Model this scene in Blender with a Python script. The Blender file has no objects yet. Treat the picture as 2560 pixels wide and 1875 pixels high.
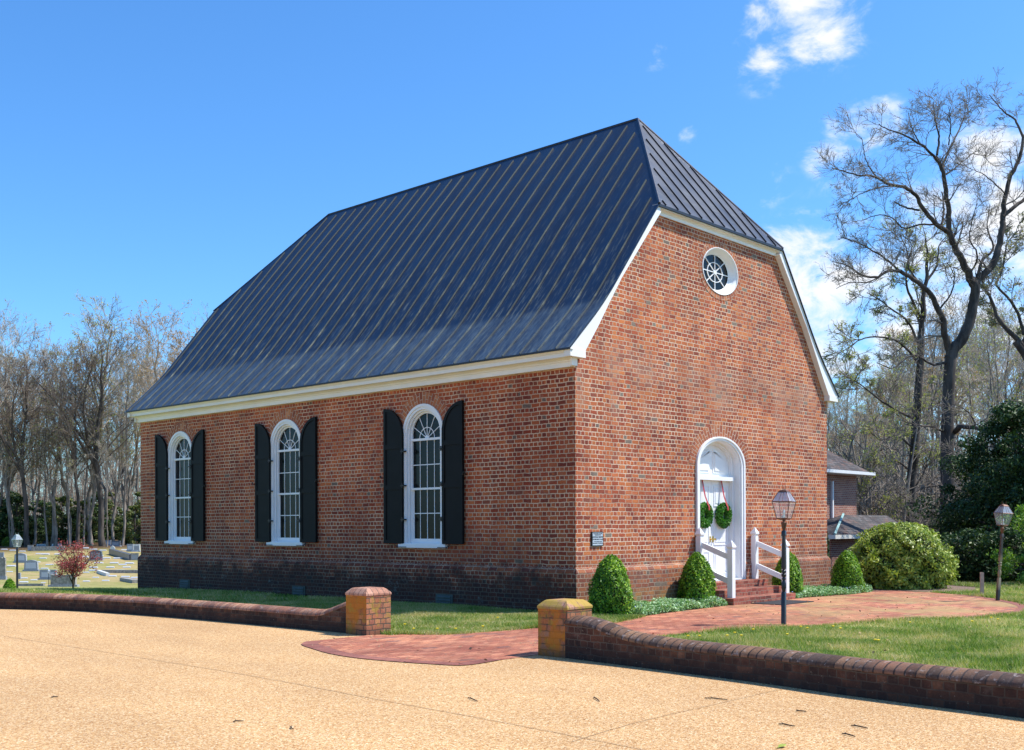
import bpy, math, random
import numpy as np
from mathutils import Vector, Matrix
from mathutils.geometry import tessellate_polygon

# ------------------------------------------------------------------ camera
S = bpy.context.scene
CAMP = Vector((-14.495, -11.868, 1.498)); YAW = .8271; F = 2763.49; HY = 1315.17
VD = Vector((math.sin(YAW), math.cos(YAW), 0)); VR = Vector((math.cos(YAW), -math.sin(YAW), 0))
cd = bpy.data.cameras.new('camera'); cam = bpy.data.objects.new('camera', cd); S.collection.objects.link(cam)
cd.sensor_width = 36; cd.lens = 36 * F / 2560; cd.shift_y = (HY - 937.5) / 2560; cd.clip_end = 3000; cd.clip_start = .1
ROLL = .0035
cr, sr = math.cos(ROLL), math.sin(ROLL)
rx = VR * cr + Vector((0, 0, 1)) * (-sr); up = Vector((0, 0, 1)) * cr + VR * sr
cam.matrix_world = Matrix(((rx.x, up.x, -VD.x, CAMP.x), (rx.y, up.y, -VD.y, CAMP.y), (rx.z, up.z, -VD.z, CAMP.z), (0, 0, 0, 1)))
S.camera = cam
def ray(px, py):
    X, Y = px - 1280, HY - py
    return VD + rx * (X / F) + up * (Y / F)
def at(px, py, t):
    return CAMP + ray(px, py) * t

# ------------------------------------------------------------------ light
SUND = Vector((.5, -.46, 1)).normalized()
EL = math.asin(SUND.z); AZ = math.atan2(SUND.x, SUND.y)
sl = bpy.data.lights.new('sun', 'SUN'); sl.energy = 5; sl.angle = math.radians(.5); sl.color = (1, .95, .87)
so = bpy.data.objects.new('sun', sl); S.collection.objects.link(so)
so.rotation_euler = (-SUND).to_track_quat('-Z', 'Y').to_euler()
S.view_settings.view_transform = 'Standard'; S.view_settings.look = 'None'
S.view_settings.exposure = 0.40; S.view_settings.gamma = 1

class NT:
    def __init__(s, tree): s.t = tree
    def n(s, typ, **k):
        nd = s.t.nodes.new(typ)
        for a, b in k.items(): setattr(nd, a, b)
        return nd
    def l(s, a, b): s.t.links.new(a, b)
    def val(s, sock, v):
        if hasattr(v, 'is_output'): s.l(v, sock)
        else:
            if isinstance(v, (tuple, list)) and len(v) == 3 and sock.type == 'RGBA': v = (*v, 1)
            sock.default_value = v
    def math(s, op, a, b=0., c=None, clamp=False):
        m = s.n('ShaderNodeMath', operation=op, use_clamp=clamp); s.val(m.inputs[0], a); s.val(m.inputs[1], b)
        if c is not None: s.val(m.inputs[2], c)
        return m.outputs[0]
    def mix(s, f, a, b, typ='MIX'):
        m = s.n('ShaderNodeMix', data_type='RGBA', blend_type=typ); s.val(m.inputs[0], f); s.val(m.inputs[6], a); s.val(m.inputs[7], b); return m.outputs[2]
    def noise(s, vec, scale, detail=3, rough=.55, dist=0):
        m = s.n('ShaderNodeTexNoise'); m.inputs['Scale'].default_value = scale; m.inputs['Detail'].default_value = detail
        m.inputs['Roughness'].default_value = rough; m.inputs['Distortion'].default_value = dist
        if vec is not None: s.l(vec, m.inputs['Vector'])
        return m
    def ramp(s, f, st, interp='LINEAR'):
        r = s.n('ShaderNodeValToRGB'); r.color_ramp.interpolation = interp; e = r.color_ramp.elements
        while len(e) < len(st): e.new(.5)
        for i, (p, c) in enumerate(st):
            e[i].position = p; e[i].color = (*c, 1) if len(c) == 3 else c
        s.val(r.inputs[0], f); return r.outputs[0]
    def sm(s, v, a, b, lo=0., hi=1.):
        m = s.n('ShaderNodeMapRange', interpolation_type='SMOOTHSTEP'); s.val(m.inputs[0], v)
        for i, x in enumerate((a, b, lo, hi)): m.inputs[i + 1].default_value = x
        return m.outputs[0]
    def vmath(s, op, a, b):
        m = s.n('ShaderNodeVectorMath', operation=op); s.val(m.inputs[0], a); s.val(m.inputs[1], b); return m
    def scale3(s, vec, v):
        m = s.n('ShaderNodeMapping'); s.l(vec, m.inputs[0]); m.inputs['Scale'].default_value = v; return m.outputs[0]

# ------------------------------------------------------------------ world
w = bpy.data.worlds.new('World'); S.world = w; w.use_nodes = True
T = NT(w.node_tree); w.node_tree.nodes.clear()
sky = T.n('ShaderNodeTexSky', sky_type='NISHITA', sun_disc=False); sky.sun_elevation = EL; sky.sun_rotation = AZ
sky.air_density = 1.0; sky.dust_density = .7; sky.ozone_density = 3
hs = T.n('ShaderNodeHueSaturation'); hs.inputs['Saturation'].default_value = 1.15; T.l(sky.outputs[0], hs.inputs['Color'])
tc = T.n('ShaderNodeTexCoord'); gv = tc.outputs['Generated']
BL = [(1985, 40, 90, 1), (1930, 45, 60, .9), (2065, 60, 75, .8), (1880, 75, 40, .7), (2000, 120, 50, .9), (1935, 150, 60, .9), (2130, 75, 35, .6), (1905, 175, 40, .5),
      (1650, 127, 34, .62), (1715, 340, 30, .62), (1925, 455, 45, .50), (2080, 375, 50, .78), (2180, 320, 60, .7), (2120, 450, 50, .6),
      (2000, 640, 70, .95), (1980, 740, 110, 1.1), (2090, 720, 130, 1.1), (2080, 860, 120, 1.1), (2230, 820, 130, 1), (2380, 520, 90, .8), (2480, 400, 90, .9),
      (2540, 520, 90, .9), (2420, 690, 110, 1), (2540, 800, 130, 1), (2330, 940, 130, .9), (2800, 500, 200, 1), (2900, 200, 150, .9), (3100, 800, 200, 1)]
fld = None
for (px, py, r, a) in BL:
    d = ray(px, py).normalized()
    dp = T.vmath('DOT_PRODUCT', gv, tuple(d)).outputs['Value']
    sg = (r * 1.15 / F) * (VD.length / ray(px, py).length)
    # exp(-(1-dp)*2/sg^2)
    g = T.math('MULTIPLY', T.math('EXPONENT', T.math('MULTIPLY', T.math('SUBTRACT', dp, 1), 1.4 / sg ** 2)), a)
    fld = g if fld is None else T.math('MAXIMUM', fld, g)
for (dv, rad, a) in (((.70, .10, .70), .20, 1.1), ((.55, .0, .85), .2, .9)):   # unseen clouds added right of the frame to brighten the hip roof's reflection
    dp = T.vmath('DOT_PRODUCT', gv, tuple(Vector(dv).normalized())).outputs['Value']
    fld = T.math('MAXIMUM', fld, T.math('MULTIPLY', T.math('EXPONENT', T.math('MULTIPLY', T.math('SUBTRACT', dp, 1), 1.4 / rad ** 2)), a))
gs = T.scale3(gv, (1, 1, 1.6))
n1 = T.noise(gs, 21, 10, .62, .35).outputs[0]
n2 = T.noise(gs, 6, 4, .5).outputs[0]
cl = T.math('ADD', T.math('MULTIPLY', fld, .88), T.math('MULTIPLY', T.math('SUBTRACT', n1, .5), 2.9))
cl = T.math('ADD', cl, T.math('MULTIPLY', T.math('SUBTRACT', n2, .5), .5))
msk = T.sm(cl, .24, 1.2)
msk = T.math('MULTIPLY', msk, T.sm(fld, .08, .35))
bright = T.ramp(msk, [(0, (6.6, 7.6, 8.8)), (.6, (7.8, 8.1, 8.5)), (1, (8.1, 8.1, 8.2))])
skc = T.mix(.9, hs.outputs[0], (.98, 1.52, 1.92), 'MULTIPLY')
col = T.mix(T.math('MULTIPLY', msk, .96), skc, bright)
bg = T.n('ShaderNodeBackground'); bg.inputs[1].default_value = .1; T.l(col, bg.inputs[0])
wo = T.n('ShaderNodeOutputWorld'); T.l(bg.outputs[0], wo.inputs[0])

# ------------------------------------------------------------------ object helpers
COL = S.collection
def tag(o, label=None, cat=None, group=None, kind=None):
    if label: o['label'] = label
    if cat: o['category'] = cat
    if group: o['group'] = group
    if kind: o['kind'] = kind
    return o
def empty(name, loc=(0, 0, 0), rz=0, label=None, cat=None, group=None):
    o = bpy.data.objects.new(name, None); COL.objects.link(o); o.location = loc; o.rotation_euler = (0, 0, rz); o.empty_display_size = .1
    return tag(o, label, cat, group)
def newobj(name, me, parent=None):
    o = bpy.data.objects.new(name, me); COL.objects.link(o)
    if parent: o.parent = parent
    return o
def copy_tree(o, parent=None, **k):
    c = o.copy(); COL.objects.link(c); c.parent = parent
    for ch in o.children: copy_tree(ch, c)
    for a, b in k.items(): c[a] = b
    return c

class MB:
    """collects polygons with uv's (metres, box mapped)"""
    def __init__(s): s.v = []; s.f = []; s.uv = []; s.mi = []
    def poly(s, pts, uv=None, m=0):
        b = len(s.v); s.v += [tuple(p) for p in pts]; s.f.append(list(range(b, b + len(pts)))); s.mi.append(m)
        if uv is None:
            n = Vector((0, 0, 0)); P = [Vector(p) for p in pts]
            for i in range(len(P)): n += (P[i] - P[0]).cross(P[(i + 1) % len(P)] - P[0])
            a = [abs(c) for c in n]
            if a[0] >= a[1] and a[0] >= a[2]: uv = [(p.y, p.z) for p in P]
            elif a[1] >= a[2]: uv = [(p.x, p.z) for p in P]
            else: uv = [(p.x, p.y) for p in P]
        s.uv += [tuple(u) for u in uv]
    def box(s, a, b, m=0, T=None):
        x0, y0, z0 = a; x1, y1, z1 = b
        c = [(x0, y0, z0), (x1, y0, z0), (x1, y1, z0), (x0, y1, z0), (x0, y0, z1), (x1, y0, z1), (x1, y1, z1), (x0, y1, z1)]
        if T: c = [T(*p) for p in c]
        for q in ((0, 3, 2, 1), (4, 5, 6, 7), (0, 1, 5, 4), (1, 2, 6, 5), (2, 3, 7, 6), (3, 0, 4, 7)): s.poly([c[i] for i in q], m=m)
    def prism(s, pl, d0, d1, T, m=0, ends=True, side=True):
        """outline pl (u,z) extruded along d"""
        A = [T(u, d1, z) for u, z in pl]; B = [T(u, d0, z) for u, z in pl]
        if ends: s.poly(A, m=m); s.poly(B[::-1], m=m)
        if side:
            for i in range(len(pl)):
                j = (i + 1) % len(pl); s.poly([A[i], B[i], B[j], A[j]], m=m)
    def ring(s, o, i_, d0, d1, T, m=0, closed=False, uvr=None):
        n = len(o); R = range(n if closed else n - 1)
        for k in R:
            j = (k + 1) % n
            uv = None
            if uvr: uv = [(uvr[1], k * uvr[0]), (0, k * uvr[0]), (0, (k + 1) * uvr[0]), (uvr[1], (k + 1) * uvr[0])]
            s.poly([T(o[k][0], d1, o[k][1]), T(i_[k][0], d1, i_[k][1]), T(i_[j][0], d1, i_[j][1]), T(o[j][0], d1, o[j][1])], uv=uv, m=m)
            s.poly([T(o[k][0], d0, o[k][1]), T(o[k][0], d1, o[k][1]), T(o[j][0], d1, o[j][1]), T(o[j][0], d0, o[j][1])], m=m)
            s.poly([T(i_[k][0], d1, i_[k][1]), T(i_[k][0], d0, i_[k][1]), T(i_[j][0], d0, i_[j][1]), T(i_[j][0], d1, i_[j][1])], m=m)
        if not closed:
            for k in (0, n - 1): s.poly([T(o[k][0], d0, o[k][1]), T(i_[k][0], d0, i_[k][1]), T(i_[k][0], d1, i_[k][1]), T(o[k][0], d1, o[k][1])], m=m)
    def tube(s, pts, rad, n=8, cap=True, m=0, ph=0., sx=1.):
        P = [Vector(p) for p in pts]; rings = []
        for i, p in enumerate(P):
            d = (P[min(i + 1, len(P) - 1)] - P[max(i - 1, 0)]).normalized()
            a = Vector((0, 0, 1)) if abs(d.z) < .9 else Vector((1, 0, 0))
            u = d.cross(a).normalized(); v = d.cross(u).normalized(); r = rad[i] if hasattr(rad, '__len__') else rad
            rings.append([p + (u * math.cos(ph + 2 * math.pi * k / n) * sx + v * math.sin(ph + 2 * math.pi * k / n)) * r for k in range(n)])
        for a, b in zip(rings, rings[1:]):
            for k in range(n): s.poly([a[k], b[k], b[(k + 1) % n], a[(k + 1) % n]], m=m)
        if cap: s.poly(rings[0], m=m); s.poly(rings[-1][::-1], m=m)
    def build(s, name, mats, parent=None, smooth=False, merge=False):
        me = bpy.data.meshes.new(name); me.from_pydata(s.v, [], s.f)
        if not isinstance(mats, (list, tuple)): mats = [mats]
        for m in mats: me.materials.append(m)
        me.polygons.foreach_set('material_index', s.mi)
        ul = me.uv_layers.new(name='UVMap'); ul.data.foreach_set('uv', np.array(s.uv, 'f').ravel())
        if merge or smooth:
            import bmesh
            bm = bmesh.new(); bm.from_mesh(me); bmesh.ops.remove_doubles(bm, verts=bm.verts, dist=1e-4); bm.to_mesh(me); bm.free()
        if smooth:
            me.polygons.foreach_set('use_smooth', [True] * len(me.polygons))
            if smooth != 'all': me.set_sharp_from_angle(angle=math.radians(38))
        me.update()
        return newobj(name, me, parent)

def fastmesh(name, V, Fc, mats, parent=None, mi=None, smooth=False):
    """numpy verts Nx3, faces MxK"""
    me = bpy.data.meshes.new(name); V = np.asarray(V, 'f'); Fc = np.asarray(Fc, 'i'); k = Fc.shape[1]
    me.vertices.add(len(V)); me.vertices.foreach_set('co', V.ravel())
    me.loops.add(Fc.size); me.loops.foreach_set('vertex_index', Fc.ravel())
    me.polygons.add(len(Fc)); me.polygons.foreach_set('loop_start', np.arange(len(Fc), dtype='i') * k)
    me.polygons.foreach_set('loop_total', np.full(len(Fc), k, 'i'))
    if not isinstance(mats, (list, tuple)): mats = [mats]
    for m in mats: me.materials.append(m)
    if mi is not None: me.polygons.foreach_set('material_index', np.asarray(mi, 'i'))
    if smooth: me.polygons.foreach_set('use_smooth', np.ones(len(Fc), bool))
    me.update(calc_edges=True); me.validate()
    return newobj(name, me, parent)

def arch(hw, z0, zs, n=32, r=None):
    r = hw if r is None else r
    return [(-hw, z0)] + [(-r * math.cos(math.pi * k / n), zs + r * math.sin(math.pi * k / n)) for k in range(n + 1)] + [(hw, z0)]
def earch(hw, z0, zs, n=32):   # flattened (elliptical) arch of the church door
    return [(-hw, z0)] + [(-hw * math.cos(math.pi * k / n), zs + .645 * hw * math.sin(math.pi * k / n)) for k in range(n + 1)] + [(hw, z0)]
def oval(r, zc, n=48, uc=0):   # the gable window is wider than high; r is its half height
    a = r + .195 * r / .465 if r > .3 else r * 1.42
    return [(uc + a * math.sin(2 * math.pi * k / n), zc + r * math.cos(2 * math.pi * k / n)) for k in range(n)]
def circ(r, zc, n=48, uc=0): return [(uc + r * math.sin(2 * math.pi * k / n), zc + r * math.cos(2 * math.pi * k / n)) for k in range(n)]

# ------------------------------------------------------------------ materials
def mat(name):
    m = bpy.data.materials.new(name); m.use_nodes = True; t = NT(m.node_tree); m.node_tree.nodes.clear()
    p = t.n('ShaderNodeBsdfPrincipled'); o = t.n('ShaderNodeOutputMaterial'); t.l(p.outputs[0], o.inputs[0]); return m, t, p
def simple(name, c, rough=.6, metal=0, vary=.12, sc=6, bump=.0, spec=.5, bsc=30):
    m, t, p = mat(name); tc = t.n('ShaderNodeTexCoord'); n = t.noise(tc.outputs['Object'], sc, 5)
    f = t.sm(n.outputs[0], .3, .7)
    t.l(t.mix(f, tuple(x * (1 - vary) for x in c), tuple(min(1, x * (1 + vary)) for x in c)), p.inputs['Base Color'])
    p.inputs['Roughness'].default_value = rough; p.inputs['Metallic'].default_value = metal; p.inputs['Specular IOR Level'].default_value = spec
    if bump:
        b = t.n('ShaderNodeBump'); b.inputs['Strength'].default_value = bump; b.inputs['Distance'].default_value = .01
        t.l(t.noise(tc.outputs['Object'], bsc, 4).outputs[0], b.inputs['Height']); t.l(b.outputs[0], p.inputs['Normal'])
    return m

def brick(name, pal, mortar, bw=.2, rh=.076, ms=.0085, squash=.5, freq=2, offset=.5, off_freq=2, stain=None, wob=.015, rough=.85, ramp_interp='CONSTANT', extra=None, dark=1., bump=.5, mortar2=None, rot=False):
    m, t, p = mat(name); tc = t.n('ShaderNodeTexCoord'); uv = tc.outputs['UV']; geo = t.n('ShaderNodeNewGeometry'); pos = geo.outputs['Position']
    nz = t.noise(uv, 4.5, 3); nz2 = t.noise(uv, 22, 2)
    def cen(n, a): 
        v = t.vmath('SUBTRACT', n.outputs['Color'], (.5, .5, .5)); return t.vmath('SCALE', v.outputs[0], (0, 0, 0)), a
    va = t.vmath('SUBTRACT', nz.outputs['Color'], (.5, .5, .5)); sa = t.n('ShaderNodeVectorMath', operation='SCALE'); t.l(va.outputs[0], sa.inputs[0]); sa.inputs['Scale'].default_value = wob * 2.2
    vb = t.vmath('SUBTRACT', nz2.outputs['Color'], (.5, .5, .5)); sb = t.n('ShaderNodeVectorMath', operation='SCALE'); t.l(vb.outputs[0], sb.inputs[0]); sb.inputs['Scale'].default_value = wob
    vec = t.vmath('ADD', t.vmath('ADD', uv, sa.outputs[0]).outputs[0], sb.outputs[0]).outputs[0]
    if rot:
        mp = t.n('ShaderNodeMapping'); t.l(vec, mp.inputs[0]); mp.inputs['Rotation'].default_value = (0, 0, math.radians(rot)); vec = mp.outputs[0]
    b = t.n('ShaderNodeTexBrick'); t.l(vec, b.inputs['Vector']); b.offset = offset; b.offset_frequency = off_freq; b.squash = squash; b.squash_frequency = freq
    b.inputs['Scale'].default_value = 1; b.inputs['Mortar Size'].default_value = ms; b.inputs['Mortar Smooth'].default_value = .25; b.inputs['Bias'].default_value = 0
    b.inputs['Brick Width'].default_value = bw; b.inputs['Row Height'].default_value = rh
    b.inputs['Color1'].default_value = (0, 0, 0, 1); b.inputs['Color2'].default_value = (1, 1, 1, 1); b.inputs['Mortar'].default_value = (.5, .5, .5, 1)
    big = t.noise(pos, .9, 4).outputs[0]; fine = t.noise(pos, 60, 4).outputs[0]
    r = t.math('ADD', b.outputs['Color'], t.math('MULTIPLY', t.math('SUBTRACT', big, .5), .35), clamp=True)
    c = t.ramp(r, pal, ramp_interp)
    c = t.mix(t.sm(fine, .3, .75), t.mix(1, c, (.72, .70, .70), 'MULTIPLY'), t.mix(1, c, (1.18, 1.14, 1.1), 'MULTIPLY'))
    c = t.mix(t.sm(t.noise(pos, .5, 6, .65).outputs[0], .36, .64), t.mix(1, c, (.70, .62, .62), 'MULTIPLY'), t.mix(1, c, (1.12, 1.12, 1.04), 'MULTIPLY'))
    c = t.mix(t.sm(t.noise(t.scale3(pos, (1, 1, 3.5)), 1.3, 5, .7).outputs[0], .50, .70, 0, .5), c, (.24, .10, .065))
    c = t.mix(t.sm(t.noise(pos, 9, 4, .7).outputs[0], .5, .7, 0, .25), c, (.30, .21, .16))
    mc = t.mix(t.sm(t.noise(pos, 1.3, 3).outputs[0], .35, .65), mortar, mortar2 or tuple(x * .75 for x in mortar))
    c = t.mix(b.outputs['Fac'], c, mc)
    sp = t.n('ShaderNodeSeparateXYZ'); t.l(pos, sp.inputs[0]); z = sp.outputs['Z']
    if extra: c = extra(t, c, pos, z, fine)
    if dark != 1: c = t.mix(1, c, (dark,) * 3, 'MULTIPLY')
    t.l(c, p.inputs['Base Color']); p.inputs['Roughness'].default_value = rough; p.inputs['Specular IOR Level'].default_value = .25
    bp = t.n('ShaderNodeBump'); bp.inputs['Strength'].default_value = bump; bp.inputs['Distance'].default_value = .012
    h = t.math('ADD', t.math('MULTIPLY', t.math('SUBTRACT', 1, b.outputs['Fac']), .8), t.math('MULTIPLY', fine, .35))
    t.l(h, bp.inputs['Height']); t.l(bp.outputs[0], p.inputs['Normal'])
    return m

def shade(pal, k): return [(a, (c[0] * k[0], c[1] * k[1], c[2] * k[2])) for a, c in pal]
PAL = shade([(0, (.44, .125, .055)), (.16, (.50, .16, .07)), (.32, (.38, .095, .05)), (.46, (.55, .20, .085)), (.60, (.42, .12, .065)), (.74, (.27, .075, .05)), (.86, (.52, .19, .085)), (.94, (.30, .11, .075)), (.982, (.20, .20, .19))], (.97, .72, .60))
PALG = shade([(0, (.50, .155, .07)), (.14, (.60, .21, .085)), (.28, (.42, .115, .06)), (.40, (.64, .25, .10)), (.52, (.48, .14, .075)), (.64, (.30, .085, .055)), (.76, (.60, .22, .105)), (.88, (.36, .12, .08)), (.975, (.25, .25, .235))], (.86, .72, .63))
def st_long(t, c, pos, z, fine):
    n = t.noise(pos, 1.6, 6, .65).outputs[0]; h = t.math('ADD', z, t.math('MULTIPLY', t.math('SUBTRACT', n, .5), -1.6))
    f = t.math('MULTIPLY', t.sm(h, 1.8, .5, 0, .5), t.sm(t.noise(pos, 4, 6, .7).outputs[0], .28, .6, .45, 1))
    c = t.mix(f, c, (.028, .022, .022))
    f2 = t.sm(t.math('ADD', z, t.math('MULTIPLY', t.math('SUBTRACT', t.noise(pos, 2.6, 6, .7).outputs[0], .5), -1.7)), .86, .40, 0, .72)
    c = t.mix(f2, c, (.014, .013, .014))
    # pale lichen spots low down
    l = t.math('MULTIPLY', t.sm(t.noise(pos, 9, 6, .75).outputs[0], .57, .66), t.sm(z, .7, .25))
    l = t.math('MULTIPLY', l, t.sm(t.noise(pos, 1.1, 2).outputs[0], .45, .6))
    return t.mix(t.math('MULTIPLY', l, .55), c, (.22, .25, .22))
def st_gab(t, c, pos, z, fine):
    n = t.noise(pos, 1.2, 5, .6).outputs[0]
    # band of repointing with wide pale mortar, grime near water table
    f = t.math('MULTIPLY', t.sm(z, 3.1, 3.7), t.sm(z, 4.9, 4.3)); f = t.math('MULTIPLY', f, t.sm(n, .42, .62, 0, .32)); c = t.mix(f, c, (.44, .30, .22))
    f = t.math('MULTIPLY', t.sm(t.math('ADD', z, t.math('MULTIPLY', t.math('SUBTRACT', n, .5), 1.2)), 1.05, .65), .42); c = t.mix(f, c, (.10, .075, .06))
    f = t.math('MULTIPLY', t.sm(z, .45, .1), t.sm(n, .4, .6, 0, .5)); return t.mix(f, c, (.30, .24, .06))
M = {}
M['brick_long'] = brick('brick_long', PAL, (.66, .46, .31), extra=st_long, mortar2=(.42, .28, .19), ms=.0088)
M['brick_gable'] = brick('brick_gable', PALG, (.72, .55, .40), extra=st_gab, mortar2=(.44, .31, .22), bump=.9, ms=.0078)
M['arch_brick'] = brick('arch_brick', [(0, (.45, .15, .07)), (.3, (.50, .18, .08)), (.55, (.36, .11, .06)), (.8, (.56, .24, .12))], (.56, .43, .33), bw=.16, rh=.082, ms=.0065, squash=1, freq=2, wob=.002)
def moss(t, c, pos, z, fine):
    n = t.noise(pos, 3.3, 5, .6).outputs[0]; geo = t.n('ShaderNodeNewGeometry'); sp = t.n('ShaderNodeSeparateXYZ'); t.l(geo.outputs['True Normal'], sp.inputs[0])
    o = t.math('MULTIPLY', t.sm(sp.outputs['X'], -.2, -.8), t.sm(n, .36, .56, 0, .88)); c = t.mix(o, c, (.50, .17, .015))
    y = t.sm(t.noise(pos, 7, 4, .6).outputs[0], .50, .64, 0, .6); c = t.mix(y, c, (.36, .24, .035))
    return t.mix(t.sm(t.math('ADD', z, t.math('MULTIPLY', n, .3)), .33, .12, 0, .65), c, (.06, .035, .03))
M['brick_pier'] = brick('brick_pier', [(0, (.38, .15, .08)), (.35, (.46, .21, .11)), (.7, (.30, .12, .08)), (.9, (.36, .2, .14))], (.12, .085, .06), extra=moss, rh=.074, bw=.2)
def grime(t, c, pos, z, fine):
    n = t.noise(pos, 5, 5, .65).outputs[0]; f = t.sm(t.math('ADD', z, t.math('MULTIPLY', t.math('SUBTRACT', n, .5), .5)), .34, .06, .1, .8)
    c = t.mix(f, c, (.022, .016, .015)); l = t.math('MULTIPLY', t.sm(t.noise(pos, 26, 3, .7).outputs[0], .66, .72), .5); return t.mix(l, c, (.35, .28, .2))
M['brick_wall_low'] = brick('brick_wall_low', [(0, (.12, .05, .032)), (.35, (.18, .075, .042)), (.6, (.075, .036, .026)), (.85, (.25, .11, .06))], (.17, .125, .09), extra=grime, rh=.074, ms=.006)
def capst(t, c, pos, z, fine):
    f = t.sm(t.noise(pos, 3.5, 6, .65).outputs[0], .42, .66, 0, .55); c = t.mix(f, c, (.09, .065, .058))
    return t.mix(t.sm(t.noise(pos, 14, 5, .7).outputs[0], .56, .68, 0, .5), c, (.5, .42, .38))
M['brick_cap'] = brick('brick_cap', [(0, (.38, .185, .12)), (.4, (.48, .26, .17)), (.7, (.28, .13, .09))], (.10, .07, .06), bw=.5, rh=.098, ms=.006, squash=1, offset=0, extra=capst, wob=.002)
M['brick_cap_dark'] = brick('brick_cap_dark', [(0, (.17, .095, .06)), (.4, (.25, .14, .085)), (.7, (.09, .055, .04))], (.05, .035, .03), bw=.5, rh=.098, ms=.009, squash=1, offset=0, extra=capst, wob=.002)
M['paver'] = brick('paver', [(0, (.46, .17, .105)), (.2, (.54, .225, .135)), (.4, (.40, .145, .095)), (.6, (.58, .26, .165)), (.8, (.48, .19, .125)), (.95, (.28, .14, .12))], (.09, .05, .035), bw=.21, rh=.105, ms=.006, squash=1, wob=.002, bump=.25, rot=7,
    extra=lambda t, c, pos, z, fine: t.mix(t.math('MULTIPLY', t.sm(t.noise(pos, .8, 6, .65).outputs[0], .40, .62, 0, .6), t.sm(t.vmath('DISTANCE', pos, (6, -4.5, 0)).outputs['Value'], 6.5, 2.)), c, (.36, .29, .12)))
M['paver_edge'] = brick('paver_edge', [(0, (.30, .12, .10)), (.5, (.36, .15, .12)), (.8, (.26, .11, .09))], (.12, .07, .05), bw=.5, rh=.1, ms=.004, squash=1, offset=0, wob=.002, bump=.2)
M['step_brick'] = brick('step_brick', [(0, (.36, .10, .07)), (.3, (.27, .07, .05)), (.6, (.42, .15, .10)), (.85, (.20, .065, .05))], (.30, .22, .16), bw=.2, rh=.066, ms=.006, squash=.5, bump=.4)
M['wing_brick'] = brick('wing_brick', [(0, (.38, .16, .11)), (.4, (.44, .2, .14)), (.7, (.30, .12, .10))], (.5, .4, .34), bw=.2, rh=.08, ms=.01, squash=1, wob=.002)
M['white'] = simple('white_paint', (.80, .80, .80), .45, vary=.03, sc=3)
M['cream'] = simple('cream_and_bounce', (.80, .77, .70), .45, vary=.04, sc=2)  # on the cornice the tint also carries warm bounce light
M['shutter'] = simple('shutter_paint', (.0045, .0052, .006), .6, vary=.3, sc=3, spec=.2)
M['iron'] = simple('black_iron', (.012, .012, .014), .45, vary=.3)
M['lamp_iron'] = simple('lamp_iron', (.016, .018, .024), .38, vary=.3, sc=20)
M['vent'] = simple('vent_metal', (.035, .05, .045), .6, vary=.3)
M['brass'] = simple('brass', (.55, .36, .10), .3, metal=1)
M['copper'] = simple('copper', (.14, .06, .035), .5, metal=.3)
M['mat'] = simple('rubber_mat', (.018, .018, .022), .85, bump=.6, bsc=90)
M['twig'] = simple('twig_bark', (.06, .04, .025), .9)
M['granite'] = simple('granite', (.30, .32, .35), .6, vary=.3, sc=25, bump=.2)
M['granite_dark'] = simple('granite_dark', (.10, .11, .135), .35, vary=.3, sc=25)
M['marble'] = simple('marble', (.62, .62, .60), .6, vary=.15, sc=8)
M['stone'] = simple('rough_stone', (.28, .265, .235), .9, vary=.35, sc=8, bump=.6, bsc=14)
M['stone_face'] = simple('stone_face', (.52, .55, .60), .4, vary=.06, sc=20)
M['wood_post'] = simple('weathered_wood', (.42, .32, .26), .8)
M['shingle'] = brick('shingle', [(0, (.085, .085, .095)), (.4, (.12, .12, .135)), (.7, (.065, .065, .075))], (.03, .03, .034), bw=.3, rh=.13, ms=.012, squash=1, wob=.004)
# glass
m, t, p = mat('window_glass'); tc = t.n('ShaderNodeTexCoord')
t.l(t.ramp(t.noise(tc.outputs['Object'], 1.7, 3).outputs[0], [(.35, (.002, .003, .003)), (.6, (.008, .009, .010)), (.8, (.025, .025, .025))]), p.inputs['Base Color'])
p.inputs['Roughness'].default_value = .16; b = t.n('ShaderNodeBump'); b.inputs['Strength'].default_value = .06; t.l(t.noise(tc.outputs['Object'], 3, 2).outputs[0], b.inputs['Height']); t.l(b.outputs[0], p.inputs['Normal']); p.inputs['Specular IOR Level'].default_value = .2; M['glass'] = m
m, t, p = mat('lantern_glass'); p.inputs['Base Color'].default_value = (.6, .62, .64, 1); p.inputs['Roughness'].default_value = .2; p.inputs['Alpha'].default_value = .2; M['lglass'] = m
m, t, p = mat('lantern_top_glass'); p.inputs['Base Color'].default_value = (.55, .62, .75, 1); p.inputs['Roughness'].default_value = .2; p.inputs['Alpha'].default_value = .45; M['lglass2'] = m  # bluer and less clear: sky reflection put into the upper panes' colour

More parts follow.
